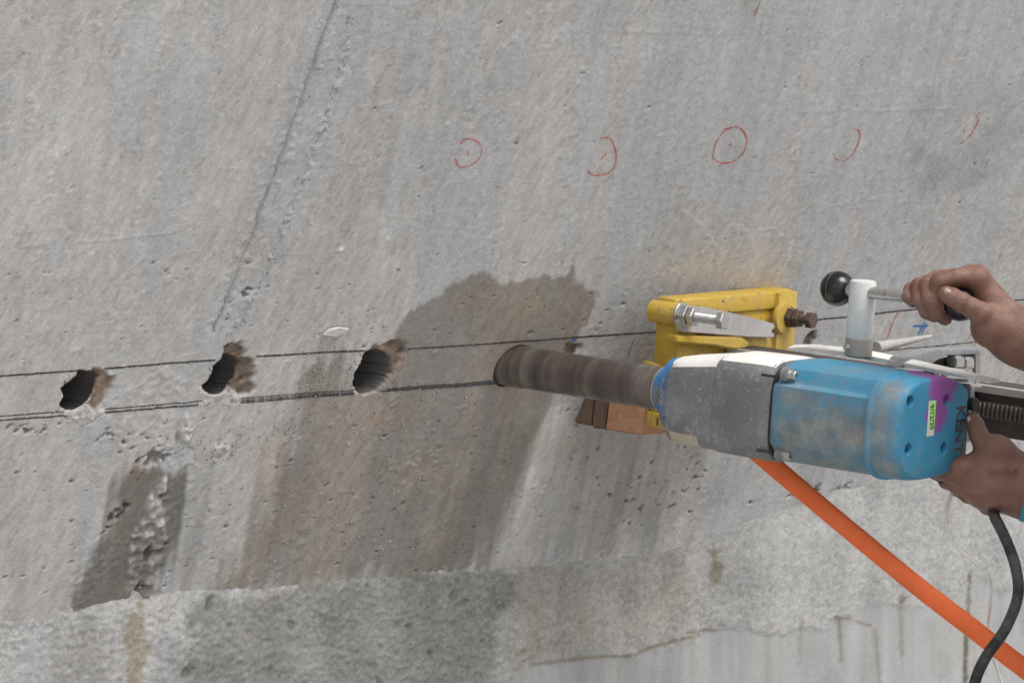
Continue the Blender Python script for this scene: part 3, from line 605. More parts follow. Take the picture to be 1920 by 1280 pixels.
def boolean_cut(o, cutters):
    for c in cutters:
        md = o.modifiers.new('cut', 'BOOLEAN'); md.operation = 'DIFFERENCE'; md.object = c; md.solver = 'EXACT'
    bpy.context.view_layer.update(); dg = bpy.context.evaluated_depsgraph_get(); me = bpy.data.meshes.new_from_object(o.evaluated_get(dg))
    o.modifiers.clear(); o.data = me; me.set_sharp_from_angle(angle=math.radians(38))
    for c in cutters: bpy.data.objects.remove(c, do_unlink=True)
def text_mesh(body, size, extrude, bold=0.0):
    cu = bpy.data.curves.new('lettering', 'FONT'); cu.body = body; cu.size = size; cu.extrude = extrude; cu.offset = bold; cu.align_x = 'CENTER'; cu.align_y = 'CENTER'; cu.resolution_u = 3
    o = bpy.data.objects.new('lettering', cu); COL.objects.link(o); bpy.context.view_layer.update()
    me = bpy.data.meshes.new_from_object(o.evaluated_get(bpy.context.evaluated_depsgraph_get())); bpy.data.objects.remove(o, do_unlink=True); return me
def put_text(name, body, size, centre, xdir, ydir, mat, parent, extrude=0.0003, bold=0.0, squash=1.0):
    """centre and directions in the parent's own axes"""
    me = text_mesh(body, size, extrude, bold); x, y = Vector(xdir).normalized(), Vector(ydir).normalized(); z = x.cross(y)
    R = Matrix((x * squash, y, z)).transposed().to_4x4(); R.translation = Vector(centre); me.transform(R); return link(name, me, mat, parent, smooth=False)

# ------------------------------------------------------------------ the core drill
drill = frame('core_drill')
tag(drill, 'scuffed blue and grey core drill with a long steel barrel bit bored into the wall', 'drill')
bm = bmesh.new(); lathe(bm, L(-70, 0, 0), (1, 0, 0), [(0, 26.2), (274, 26.2), (275, 26.6), (283, 26.6), (284, 26.2), (301, 26.2), (303, 25.2), (308, 25.0)], 72); bit = fin(bm, 'core_bit', BITM, drill)
bm = bmesh.new(); lathe(bm, L(236.5, 0, 0), (1, 0, 0), [(0, 27.6), (2, 28.6), (4, 28.6), (12, 32.0), (17, 33.5), (26, 34)], 56); fin(bm, 'spindle_collar', BTAPE, drill)
bm = bmesh.new(); lathe(bm, L(233.6, 0, 0), (1, 0, 0), [(0, 25.5), (0.6, 28.2), (2.4, 28.2), (3, 25.5)], 56); fin(bm, 'ring', BRIGHT, drill)
EX = 4.6
gs = [supers(256, -40, 40, -42, 40, 3.2), supers(258, -42, 43, -46, 42.5, 3.2), supers(268, -44, 46, -52, 43.5, 3.4), supers(272, -46, 47, -55, 44, 3.6)]
bm = bmesh.new(); loft(bm, gs); fin(bm, 'front_ring', BTAPE, drill)
g2 = [supers(271, -47, 46.5, -54, 43, EX), supers(273, -50, 49, -57, 45.5, EX), supers(300, -54, 53, -59.5, 50, EX), supers(345, -58, 55.5, -60, 56.5, EX)]
bm = bmesh.new(); loft(bm, g2); gear = fin(bm, 'gearbox', ALU, drill)
g3 = [supers(344, -58.5, 55.8, -60.4, 57, EX), supers(347, -60, 57.6, -61.5, 58.6, EX), supers(400, -62, 58.5, -62, 60, EX), supers(424, -62, 58.5, -62, 60, EX), supers(427, -61, 57.4, -61, 59, EX)]
bm = bmesh.new(); loft(bm, g3); rear = fin(bm, 'gearbox_rear', ALU, drill)
bm = bmesh.new(); loft(bm, [supers(426.5, -58, 55, -57, 55, EX), supers(431.5, -58, 55, -57, 55, EX)]); fin(bm, 'seam', SHADOWGAP, drill)
skin_patch('tape_patch', g2, 275, 343, 7, 19, 0.9, WHITE, drill); skin_patch('tape_patch', g2, 279, 322, 59, 67, 0.9, CREAM, drill)
skin_patch('tape_patch', g3, 349, 426, 10, 26, 1.0, WHITE, drill)
for w_ in (44, -46):                                                     # the two clips on the seam
    bm = bmesh.new(); bxm(bm, 414, 432, 57, 59.6, w_ - 1.6, w_ + 1.6, 0.5); fin(bm, 'clip', DARK, drill)
# motor housing: square section with fluted corners on the near side
prof = [(62, 20), (62, 0), (62, -20), (61.5, -33), (59, -37), (54.5, -41), (51, -46), (46, -52), (34, -57.5), (15, -60.5), (-10, -61), (-45, -60), (-66, -55), (-72, -40), (-72, 0), (-72, 40), (-66, 55), (-45, 60), (-10, 62), (15, 61.5), (32, 59), (43, 54.5), (47.5, 48), (49, 42.5), (52, 38.5), (57, 36.8), (60.5, 34.5)]
def psec(t, s, sh=0.0): return [(t + sh * 0, q * s, w * s) for q, w in prof]
bm = bmesh.new(); loft(bm, [psec(431, 0.93), psec(432.2, 0.965), psec(435, 0.99), psec(440, 1.0), psec(500, 1.0), psec(568, 1.0), psec(573, 1.0)]); housing = fin(bm, 'motor_housing', BLUE, drill, 30)
for (x, y, tt) in ((1488, 697, 452), (1480, 845, 452)):
    r = None
    q, w = (51, 47) if y < 760 else (51.5, -47)
    bm = bmesh.new(); lathe(bm, L(440, q - 1, w), (1, 0, 0), [(0, 9.5), (8, 9.5), (8.4, 8.8)], 28); bl = fin(bm, 'bolt_boss', ALU, housing)
    bm = bmesh.new(); lathe(bm, L(448, q - 1, w), (1, 0, 0), [(0, 7.6), (1.5, 7.8), (2, 7.8), (2.2, 6.0), (9, 6.0), (9.6, 5.4), (9.6, 3.0), (7.0, 2.8)], 28); fin(bm, 'bolt', BRIGHT, housing, recalc=True)
# end cap
cp = []
for k in range(96):
    an = k / 96 * 6.28319; c, s = math.cos(an), math.sin(an); e = 2.9; x = abs(c) ** (2 / e) * (1 if c > 0 else -1); y = abs(s) ** (2 / e) * (1 if s > 0 else -1)
    cp.append((x * 64 if x > 0 else max(-87.0, x * 100), y * 61.5))
def csec(t, s, s2=None): return [(t, -87 + (q + 87) * s, w * (s2 or s)) for q, w in cp]
CAPM = worn('cap_blue_paint', (0.045, 0.275, 0.45), (0.20, 0.20, 0.19), (0.24, 0.25, 0.245), 0.35, 0.30, zones=[(L(585, 60, 0), 0.038, (1.6, 1.0, 0.42)), (L(590, 45, 45), 0.022, (1.2, 1, 1)), (L(592, 50, -45), 0.022, (1.2, 1, 1))]); nt = CAPM.node_tree; bs = nt.nodes['Principled BSDF']; base_l = bs.inputs['Base Color'].links[0].from_socket
co = objco(nt); 
TE = 610.0
q1, w1_ = fq(1768, 725, TE); q2_, w2_ = fq(1757, 770, TE)
pm = math_n(nt, 'MAXIMUM', spot_mask(nt, co, L(TE, q1, w1_), 0.026, (0.3, 0.75, 1)), spot_mask(nt, co, L(TE, q2_, w2_), 0.024, (0.3, 0.9, 0.9)))
c2 = mixc(nt, math_n(nt, 'MULTIPLY', pm, 0.9), base_l, (0.30, 0.055, 0.30)); nt.links.new(c2, bs.inputs['Base Color'])
bm = bmesh.new(); loft(bm, [csec(568, 1.0), csec(569, 1.035, 1.025), csec(573, 1.035, 1.025), csec(574.5, 1.0), csec(580, 0.995), csec(598, 0.985), csec(604, 0.972), csec(608, 0.952), csec(609.5, 0.932), csec(610, 0.912)]); cap = fin(bm, 'end_cap', CAPM, drill, 50)
HO = [fq(1707, 752, TE), fq(1775, 750, TE), fq(1703, 842, TE), fq(1770, 840, TE)]; cuts = []
for q, w in HO:
    bm = bmesh.new(); lathe(bm, L(596, q, w), (1, 0, 0), [(0, 7.4), (13.0, 7.4), (16, 8.6)], 32); cuts.append(fin(bm, 'cutter', ALU, drill))
boolean_cut(cap, cuts)
for q, w in HO:
    bm = bmesh.new(); lathe(bm, L(594, q, w), (1, 0, 0), [(0, 6.0), (6.5, 6.0), (7.2, 5.4), (7.2, 3.0), (4.5, 2.8)], 24); fin(bm, 'screw', DARK, cap)
q, w = fq(1799, 806, TE); put_text('lettering', 'KENT', 0.0285, L(TE + 0.1, q, w), (0, 0, -1), (0, 1, 0), plain('stamped_letters', (0.115, 0.105, 0.095), 0.5, 0.3, 0.4, 300), cap, 0.0003, 0.0006, 0.82)
q0, w0 = fq(1746, 784, TE); STK = plain('sticker_paper', (0.68, 0.64, 0.56), 0.6, 0, 0.1); GRN = plain('green_marker', (0.33, 0.80, 0.16), 0.6, 0, 0.12)
bm = bmesh.new(); bxm(bm, TE + 0.02, TE + 0.35, q0 - 8, q0 + 8, w0 - 21, w0 + 21, 0.1, 1); stk = fin(bm, 'sticker', STK, cap); 
bm = bmesh.new(); bxm(bm, TE + 0.36, TE + 0.42, q0 - 7.4, q0 + 3.5, w0 - 12, w0 + 20, 0.0); fin(bm, 'green_strip', GRN, stk)
put_text('handwriting', '9/12/20', 0.0118, L(TE + 0.5, q0 - 0.5, w0 + 1.5), (0, 0.12, -1), (0, 1, 0.12), INK, stk, 0.00005, 0.0002, 0.84)
# carriage behind the housing: plate, white ledge, arm to the column, guide block
bm = bmesh.new(); bxm(bm, 430, 604, -103, -87.5, -52, 46, 1.5); fin(bm, 'mounting_plate', DARK, drill)
bm = bmesh.new(); bxm(bm, 440, 520, -256, -104, -46, 40, 2); fin(bm, 'carriage_arm', CASTG, drill)
q, w = fq(1400, 655, 380)
bm = bmesh.new()
secs = []
for t, zt, th, w_ in ((352, 62, 3, 30), (380, 66, 5, 34), (440, 68, 6, 36), (520, 64.5, 6, 30), (600, 60, 4.5, 26), (640, 57, 3, 22)):
    zt -= 1.5; secs.append([(t, -86, zt - 1), (t, -86, zt - th), (t, -86 - w_, zt - th), (t, -86 - w_, zt), (t, -86 - w_ / 2, zt + 2)])
loft(bm, secs); fin(bm, 'white_ledge', WHITE, drill, 45)
bm = bmesh.new(); plate(bm, [(1690, 690), (1700, 672), (1756, 656), (1838, 656), (1838, 664), (1772, 667), (1738, 688)], 520, 22, 1.2); guide = fin(bm, 'guide_block', CASTG, drill)
bm = bmesh.new(); plate(bm, [(1829, 664), (1839, 664), (1839, 736), (1829, 734)], 521, 24, 1.0); fin(bm, 'guide_arm', CASTG, drill)
bm = bmesh.new(); plate(bm, [(1740, 690), (1760, 676), (1790, 668), (1828, 668), (1828, 736), (1740, 722)], 508, 6, 0.5); fin(bm, 'guide_web', DARK, drill)
for x0, x1, yy in ((1793, 1810, 667), (1811, 1828, 669)):
    bm = bmesh.new(); plate(bm, [(x0, yy + 22), (x0 + 0.5, yy + 4), (x0 + 4, yy), (x1 - 4, yy), (x1 - 0.5, yy + 4), (x1, yy + 22)], 524, 14, 1.4); fin(bm, 'gib_lug', BRIGHT, drill)
bm = bmesh.new(); plate(bm, [(1762, 689), (1824, 692), (1823, 712), (1762, 708)], 526, 8, 0.6); npl = fin(bm, 'name_strip', GALV, drill)
for txt, xx in (('JOF', 1773), ('10N', 1805)):
    q, w = fq(xx, 701, 526); put_text('cast_letters', txt, 0.010, L(526.2, q, w), (0, 1, 0), (0, 0, 1), INK, npl, 0.0002, 0.0002, 1.35)
bm = bmesh.new(); plate(bm, [(1740, 712), (1836, 720), (1843, 724), (1838, 727), (1740, 719)], 535, 30, 0.6); fin(bm, 'wiper_lip', GALV, drill)
bm = bmesh.new(); q, w = fq(1822, 757, 606); lathe(bm, L(590, q, w), (1, 0, 0), cylprof(22, 8, 1), 24); fin(bm, 'plate_bolt', DARK, drill)
# feed handle: socket on the pinion shaft, sliding bar with two ball knobs
hq, ht, hw0 = -74.0, 462.0, 62.5
hub = None
bm = bmesh.new(); lathe(bm, L(ht, hq, hw0), (0, 0, 1), [(0, 13.5), (2, 16.2), (4, 16.6), (23, 16.6), (23.6, 15.9)], 40); hub = fin(bm, 'feed_handle', BAREHUB, drill)
bm = bmesh.new(); lathe(bm, L(ht, hq, hw0 + 23.2), (0, 0, 1), [(0, 15.6), (0.8, 16.1), (66, 16.1), (68.5, 15.2), (69.2, 13.5)], 40); fin(bm, 'socket', HUBW, hub)
bl = np.array([math.cos(0.17), 0, 0.0]); bdir = Vector((math.cos(0.17), -math.sin(0.17), 0.03)).normalized(); hc = L(ht, hq, hw0 + 79)
BAR0, BAR1 = hc - bdir * 0.036, hc + bdir * 0.154
bm = bmesh.new(); lathe(bm, BAR0, bdir, cylprof(190, 7.6, 0.5), 28); fin(bm, 'handle_bar', BRIGHT, hub)
for p in (hc - bdir * 0.041, BAR1):
    bm = bmesh.new(); bmesh.ops.create_uvsphere(bm, u_segments=40, v_segments=24, radius=0.0212, matrix=Matrix.Translation(p)); fin(bm, 'ball_knob', BALL, hub)
    bm = bmesh.new(); lathe(bm, p - bdir * 0.0008, bdir, [(0, 21.0), (0.3, 21.35), (1.3, 21.35), (1.6, 21.0)], 48); fin(bm, 'knob_seam', plain('moulding_line', (0.10, 0.095, 0.08), 0.5, 0, 0.2), hub)
def local_world(p): return np.array(drill.matrix_world @ Vector(p))
KNOB = local_world(BAR1); HUBC = local_world(hc)
# a small bolt on the socket and the pointed lock lever beside it
bm = bmesh.new(); lathe(bm, L(ht - 6, hq + 12, hw0 + 12), (-0.4, -1, 0), [(0, 5.5), (4, 5.5), (5, 4.5), (6, 4.5)], 6); fin(bm, 'set_screw', BRIGHT, hub)

# ------------------------------------------------------------------ the drill stand bolted to the wall
stand = frame('drill_stand')
tag(stand, 'yellow steel drill stand bolted to the wall with a dark toothed column', 'drill stand')
TB, TF = 112.0, 150.0
qn, _ = fq(1227, 640, TB); qf, _ = fq(1490, 620, TF); _, wt = fq(1284, 561, TF); wb = -54.0
bm = bmesh.new(); bxm(bm, TB, 141, qf, qn, wb, wt, 3, 3); base = fin(bm, 'base_plate', YEL, stand)
bm = bmesh.new(); bxm(bm, 131.5, 146, qf + 2, qn - 8, wt - 24, wt - 0.5, 3, 3); fin(bm, 'top_rail', YEL, stand)
bm = bmesh.new(); bxm(bm, 131, 152, qf + 1, qf + 44, wb + 2, wt - 2, 2, 2); fin(bm, 'end_post', YEL, stand)
bm = bmesh.new(); bxm(bm, 131.2, 151, qf + 40, qn + 0.4, wb, 14, 2.5, 2); fin(bm, 'lower_block', YEL, stand)
bm = bmesh.new(); bxm(bm, 131.4, 147, qf + 40, qn + 0.2, 13, 40, 2, 2); fin(bm, 'middle_web', YEL, stand)
bm = bmesh.new(); bxm(bm, TB + 0.5, 149, qn - 40, qn + 0.6, wb + 0.5, wt - 24, 2.5, 2); fin(bm, 'side_cheek', YEL, stand)
bm = bmesh.new(); plate(bm, [(1268, 629), (1300, 631), (1394, 633), (1408, 644), (1398, 653), (1375, 655), (1340, 648), (1268, 642)], 166, 17, 2.0); fin(bm, 'clamp_rib', YEL, stand)
bm = bmesh.new(); plate(bm, [(1288, 574), (1330, 577), (1392, 591), (1453, 607), (1452, 633), (1405, 632), (1330, 626), (1278, 622), (1272, 604)], 158, 7, 1.0); cb = fin(bm, 'clamp_bar', GALV, stand)
q, w = fq(1450, 620, 158.2); bm = bmesh.new(); lathe(bm, L(156, q, w), (1, 0, 0), [(0, 3), (2.4, 3), (2.5, 2.4)], 16); fin(bm, 'slot_pin', DARK, cb)
def bolt(px, py, t0, scale, mat, boss, length, name):
    q, w = fq(px, py, t0); s = scale
    if boss: bm = bmesh.new(); lathe(bm, L(t0 - 42, q, w), (1, 0, 0), [(0, 15 * s), (38, 15 * s), (41, 14 * s), (42, 12 * s)], 40); fin(bm, 'bolt_boss', YEL, stand)
    g = empty(name); g.parent = stand
    bm = bmesh.new(); lathe(bm, L(t0, q, w), (1, 0, 0), cylprof(3, 17 * s, 0.5), 40); root = fin(bm, name, mat, stand); bpy.data.objects.remove(g)
    root.name = name
    bm = bmesh.new(); lathe(bm, L(t0 + 3, q, w), (1, 0, 0), [(0, 14.2 * s), (0.8, 15.2 * s), (10.5 * s, 15.2 * s), (11.5 * s, 13.6 * s)], 6); fin(bm, 'nut', mat, root, 25)
    bm = bmesh.new(); lathe(bm, L(t0 + 3 + 12.5 * s, q, w), (1, 0.02, 0.03), [(0, 12.5 * s), (0.8, 13.4 * s), (8 * s, 13.4 * s), (9 * s, 12 * s)], 6); fin(bm, 'jam_nut', mat, root, 25)
    pr = []; l = length; k = t0 + 3
    x = 0.0
    while x < l: pr += [(x, 6.9 * s), (x + 0.9, 6.3 * s)]; x += 1.8
    bm = bmesh.new(); lathe(bm, L(k, q, w), (1, 0, 0), pr, 28); fin(bm, 'threaded_shank', mat, root, 60)
    bm = bmesh.new(); lathe(bm, L(k + l - 1, q, w), (1, 0.01, 0), [(0, 11 * s), (0.8, 12.2 * s), (9 * s, 12.2 * s), (10 * s, 10.8 * s)], 6); fin(bm, 'head', mat, root, 25)
bolt(1276, 590, 150, 0.96, BRIGHT, True, 57, 'levelling_screw')
bolt(1474, 594, 152, 0.92, RUSTY, True, 32, 'levelling_screw')
q, w = fq(1466, 596, 152); bm = bmesh.new(); lathe(bm, L(151, q, w), (1, 0, 0), [(0, 20), (3, 20.5), (6, 19), (6.5, 15)], 40); fin(bm, 'boss_ring', YEL, stand)
bm = bmesh.new()                                                          # the bent ear on the near side
ear = [local_world(L(118 + 16 * math.cos(a), qn + 3 + 13 * max(0, math.sin(a)), -6 + 12 * math.sin(a * 0.9))) for a in np.linspace(-0.3, 2.9, 14)]
bm.free(); bm = bmesh.new(); sweep(bm, ear, 0.0062, 0.0022, DW); o = fin(bm, 'ear', YEL, stand); o.matrix_parent_inverse = stand.matrix_world.inverted()
q, w = fq(1262, 783, 126); bm = bmesh.new(); bxm(bm, 108, 150, qn - 34, qn + 4, -73, wb + 1, 3, 3); ft = fin(bm, 'foot', YEL, stand)
bm = bmesh.new(); bxm(bm, 126, 129, qn + 3.6, qn + 4.4, -69, -59, 0.1, 1); fin(bm, 'foot_slot', RUSTY, ft)
CQ1, CQ0 = -258.0, -322.0
bm = bmesh.new(); bxm(bm, 130, 1000, CQ0, CQ1, -36, 24, 3, 2); colm = fin(bm, 'column', COLM, stand)
bm = bmesh.new(); bxm(bm, 150, 1000, CQ1 - 2, CQ1 + 6, 16, 26, 1, 1); fin(bm, 'column_edge', GALV, colm)
bm = bmesh.new(); bxm(bm, 150, 1000, CQ1 + 0.2, CQ1 + 5, -14, 5.5, 0.6, 1); rack = fin(bm, 'gear_rack', RACKM, colm)
bm = bmesh.new(); tt = 400.0
while tt < 1000: bxm(bm, tt, tt + 3.6, CQ1 + 4.6, CQ1 + 9.5, -13, 4.5, 0.7, 1); tt += 6.4
o = fin(bm, 'rack_teeth', RACKM, rack); o['kind'] = 'stuff'
a, c = at_t(1642, 652, 430), at_t(1746, 630, 410)
bm = bmesh.new(); pth = [a + (c - a) * f for f in np.linspace(0, 1, 10)]; sweep(bm, pth, lambda f: 0.0072 * (1 - 0.78 * f) + 0.0004); o = fin(bm, 'lock_lever', GALV, stand); o.matrix_parent_inverse = stand.matrix_world.inverted()

# ------------------------------------------------------------------ packing wood between the wall and the stand
def wood(name, t0, t1, q0, q1, w0, w1, mat, label, slant=False, tw=0.0):
    bm = bmesh.new(); vs = []
    for t, s in ((t0, 0), (t1, 1)):
        for q in (q0, q1):
            for w in (w0, w1):
                tt = t
                if slant and s == 0: tt = (-(q * (DQ @ WN) + w * (DW @ WN)) / (DD @ WN)) + 1.2
                vs.append(bm.verts.new(Vector(D(tt + tw * (w - w0) / (w1 - w0), q, w))))
    for f in ((0, 1, 3, 2), (4, 6, 7, 5), (0, 4, 5, 1), (2, 3, 7, 6), (0, 2, 6, 4), (1, 5, 7, 3)): bm.faces.new([vs[i] for i in f])
    bmesh.ops.bevel(bm, geom=bm.edges[:], offset=0.0018, segments=2, affect='EDGES'); bmesh.ops.subdivide_edges(bm, edges=bm.edges[:], cuts=3, use_grid_fill=True)
    rr = random.Random(len(name) + int(t1)); 
    for v in bm.verts: v.co += Vector((rr.gauss(0, 1), rr.gauss(0, 1), rr.gauss(0, 1))) * 0.00035
    ctr = Vector(D((t0 + t1) / 2, (q0 + q1) / 2, w0)); bmesh.ops.translate(bm, vec=-ctr, verts=bm.verts); o = fin(bm, name, mat, None, 40); o.location = ctr; return tag(o, label, 'wood block', None)
wood('wood_block', 0, 24, -215, -146, -84, -40, WOODD, 'dark wet wood offcut pressed flat against the wall under the drill bit', True)
wood('wood_block', 24.6, 48, -215, -144, -86, -40, WOODD, 'dark brown packing board between the tan wedge and the wet offcut', False, 2)
wood('wood_block', 48.6, 107.4, -213, -140, -85, -38, WOODT, 'freshly sawn tan wood wedge beside the foot of the yellow stand', False, 3)

# ------------------------------------------------------------------ hoses and wires
def line_obj(name, pts, ru, mat, label, cat, rv=None, side=None, n=14, k=14):
    path = spline(pts, k); bm = bmesh.new(); c = Vector(path[0]); sweep(bm, [p - np.array(c) for p in path], ru, rv, side, n); o = fin(bm, name, mat, None, 50); o.location = c; return tag(o, label, cat)
line_obj('orange_hose', [at_depth(1360, 797, 5.17), at_depth(1431, 857, 5.16), at_depth(1517, 930, 5.14), at_depth(1620, 1016, 5.10), at_depth(1724, 1101, 5.06), at_depth(1827, 1180, 5.03), at_depth(1920, 1252, 5.0), at_depth(2150, 1420, 4.93), at_depth(2300, 1600, 4.9)],
         0.0118, ORANGE, 'bright orange water hose slanting down from under the drill', 'hose', 0.0055, C_U, 24)
line_obj('white_wire', [at_depth(1800, 885, 5.10), at_depth(1788, 914, 5.06), at_depth(1776, 955, 5.05), at_depth(1776, 990, 5.05), at_depth(1797, 1028, 5.04), at_depth(1836, 1060, 5.03), at_depth(1856, 1090, 5.03), at_depth(1857, 1130, 5.03), at_depth(1853, 1185, 5.10), at_depth(1862, 1230, 5.2), at_depth(1890, 1330, 5.2), at_depth(1900, 1500, 5.2)],
         0.0021, WIREM, 'thin white wire looping down below the lower hand', 'wire', None, None, 10)
line_obj('power_cable', [D(560, -70, -55), at_depth(1845, 940, 5.06), at_depth(1868, 975, 5.02), at_depth(1890, 1020, 5.0), at_depth(1906, 1070, 4.97), at_depth(1908, 1120, 4.95), at_depth(1884, 1180, 4.93), at_depth(1848, 1232, 4.93), at_depth(1826, 1285, 4.93), at_depth(1815, 1360, 4.95), at_depth(1830, 1500, 4.95)],
         0.0066, CABLE, 'thick black power cable hanging in front of the orange hose', 'cable', None, None, 16)

# ------------------------------------------------------------------ marks drawn on the wall
def mark_mat(name, col, cover):
    m, nt, b = new_mat(name); co = objco(nt); b.inputs['Base Color'].default_value = (*col, 1); b.inputs['Roughness'].default_value = 0.9
    f = noise(nt, 420, 4, 0.7, co); f2 = noise(nt, 60, 3, 0.6, co); a_ = ramp(nt, math_n(nt, 'ADD', math_n(nt, 'MULTIPLY', f, 0.6), math_n(nt, 'MULTIPLY', f2, 0.4)), [(cover - 0.08, 0.92), (cover + 0.10, 0.0)])
    nt.links.new(a_, b.inputs['Alpha']); return m
LINEM = mark_mat('chalk_line_ink', (0.045, 0.045, 0.048), 0.62); LINEF = mark_mat('faint_line_ink', (0.09, 0.09, 0.09), 0.52)
REDM = mark_mat('red_crayon', (0.56, 0.12, 0.10), 0.52); REDF = mark_mat('faint_red_crayon', (0.52, 0.18, 0.16), 0.48); BLUEM = mark_mat('blue_crayon', (0.055, 0.15, 0.42), 0.60)
def mark(name, pts, width, mat, wob=0.0, seg=40, curve=False, off=0.0005):
    """a stroke lying on the wall surface; width in mm"""
    if curve: P = spline([np.array(wall_ab(*p)) for p in pts], 10)
    else:
        ab = [np.array(wall_ab(*p)) for p in pts]; P = []
        for p, q in zip(ab[:-1], ab[1:]): P += [p + (q - p) * k / seg for k in range(seg)]
        P.append(ab[-1])
    rr = random.Random(len(pts) * 31 + int(pts[0][0])); vs = []; 
    for i, p in enumerate(P):
        T = P[min(i + 1, len(P) - 1)] - P[max(i - 1, 0)]; T = T / (np.linalg.norm(T) + 1e-9); N = np.array([-T[1], T[0]]); hw = width * 0.0005 * (1 + wob * rr.uniform(-1, 1)); j = N * rr.gauss(0, wob * 0.00025)
        for s in (-1, 1):
            e = p + N * hw * s + j; h = float(bil(disp, np.array([e[0]]), np.array([e[1]]))[0]); vs.append(wall_pt(e[0], e[1], h + off))
    c = np.mean(vs, 0); me = mesh_np(name, np.array(vs), np.array([[2 * i, 2 * i + 1, 2 * i + 3, 2 * i + 2] for i in range(len(P) - 1)])); return link(name, me, mat, wall)
for a, b in (((-10, 706), (146, 694.5)), ((196, 690.5), (404, 675)), ((482, 669), (684, 658)), ((764, 654), (1242, 621)), ((1520, 599), (1720, 580)), ((1860, 568), (1960, 558))): mark('snapped_line', [a, b], 2.3, LINEM, 0.35, 160)
for a, b in (((-10, 788.5), (125, 779)), ((196, 773), (372, 759)), ((452, 755), (664, 739)), ((714, 733), (935, 717))): mark('snapped_line', [a, b], 2.2, LINEM, 0.5, 160)
for a, b in (((-10, 781), (120, 771.5)), ((196, 767), (380, 752)), ((452, 747), (664, 732)), ((735, 728), (935, 712)), ((452, 751), (664, 736)), ((1600, 663), (1840, 640))): mark('snapped_line', [a, b], 1.5, LINEM, 0.5, 160)
mark('smudged_line', [(560, 745), (664, 737)], 4, LINEF, 0.5); mark('smudged_line', [(725, 731), (930, 715)], 5.5, LINEF, 0.4)
mark('marking_ring', [(864, 271), (871, 263), (881, 261), (893, 265), (901, 273), (903, 284), (900, 294), (891, 304), (880, 311), (868, 314), (859, 311), (856, 302), (854, 297)], 2.2, REDM, 0.4, curve=True)
mark('centre_tick', [(877, 282), (879, 292)], 2.0, REDM, 0.3, 10)
mark('marking_ring', [(1126, 260), (1138, 258), (1147, 263), (1152, 277), (1155, 292), (1153, 308), (1146, 320), (1134, 326), (1118, 329), (1108, 326), (1100, 319)], 2.3, REDM, 0.4, curve=True)
mark('centre_tick', [(1137, 287), (1127, 299)], 2.4, REDM, 0.3, 10)
mark('marking_ring', [(1353, 243), (1366, 238), (1380, 236), (1390, 243), (1397, 257), (1396, 270), (1391, 284), (1382, 295), (1370, 302), (1356, 304), (1343, 301), (1335, 293), (1336, 281), (1340, 267), (1348, 253), (1358, 243), (1372, 237)], 2.3, REDM, 0.4, curve=True)
mark('centre_tick', [(1370, 266), (1364, 272)], 3.2, REDM, 0.3, 10)
mark('marking_ring', [(1596, 240), (1606, 242), (1609, 253), (1605, 268), (1597, 284), (1586, 296), (1576, 300)], 2.2, REDM, 0.4, curve=True); mark('marking_ring', [(1574, 299), (1564, 295), (1558, 285)], 2.0, REDF, 0.4, curve=True)
mark('centre_tick', [(1588, 261), (1579, 272)], 2.2, REDF, 0.3, 10)
mark('marking_ring', [(1826, 215), (1834, 221), (1832, 232), (1822, 250), (1808, 265), (1795, 274)], 2.2, REDM, 0.4, curve=True); mark('centre_tick', [(1810, 245), (1807, 249)], 3.0, REDF, 0.3, 10)
for pts in ([(762, 656), (752, 690), (738, 715)], [(951, 650), (942, 666), (934, 690)], [(1190, 632), (1178, 668)], [(1684, 584), (1674, 606), (1664, 633)], [(1830, 612), (1812, 640)]): mark('red_slash', pts, 2.6, REDM if pts[0][0] > 1600 else REDF, 0.4, 20)
mark('blue_cross', [(1712, 611), (1740, 611)], 3.0, BLUEM, 0.4, 16); mark('blue_cross', [(1735, 602), (1721, 627)], 3.0, BLUEM, 0.4, 16); mark('blue_cross', [(1738, 606), (1727, 626)], 2.4, BLUEM, 0.4, 16)
mark('blue_cross', [(1072, 637), (1080, 636)], 4.0, BLUEM, 0.4, 8); mark('orange_streak', [(1424, 0), (1418, 14), (1412, 30)], 3.0, mark_mat('orange_crayon', (0.40, 0.20, 0.08), 0.5), 0.4, 14)
# a dry flake of grout stuck to the wall, and splash crumbs
fl = [(606, 626), (616, 617), (634, 613), (652, 615), (640, 622), (626, 628)]; ab = [wall_ab(*p) for p in fl]; bm = bmesh.new()
top = [bm.verts.new(Vector(wall_pt(a, b, 0.0030 + 0.0012 * (k % 2)))) for k, (a, b) in enumerate(ab)]; bot = [bm.verts.new(Vector(wall_pt(a, b, -0.001))) for a, b in ab]
bm.faces.new(top); bm.faces.new(bot[::-1]); [bm.faces.new((top[k], bot[k], bot[(k + 1) % 6], top[(k + 1) % 6])) for k in range(6)]
CRM = plain('cement_crumb', (0.33, 0.32, 0.30), 0.95, 0, 0.2, 300, 0, 0.2)
fl_o = fin(bm, 'grout_flake', plain('pale_grout', (0.50, 0.49, 0.475), 0.9, 0, 0.1, 300, 0.001), wall, 20)

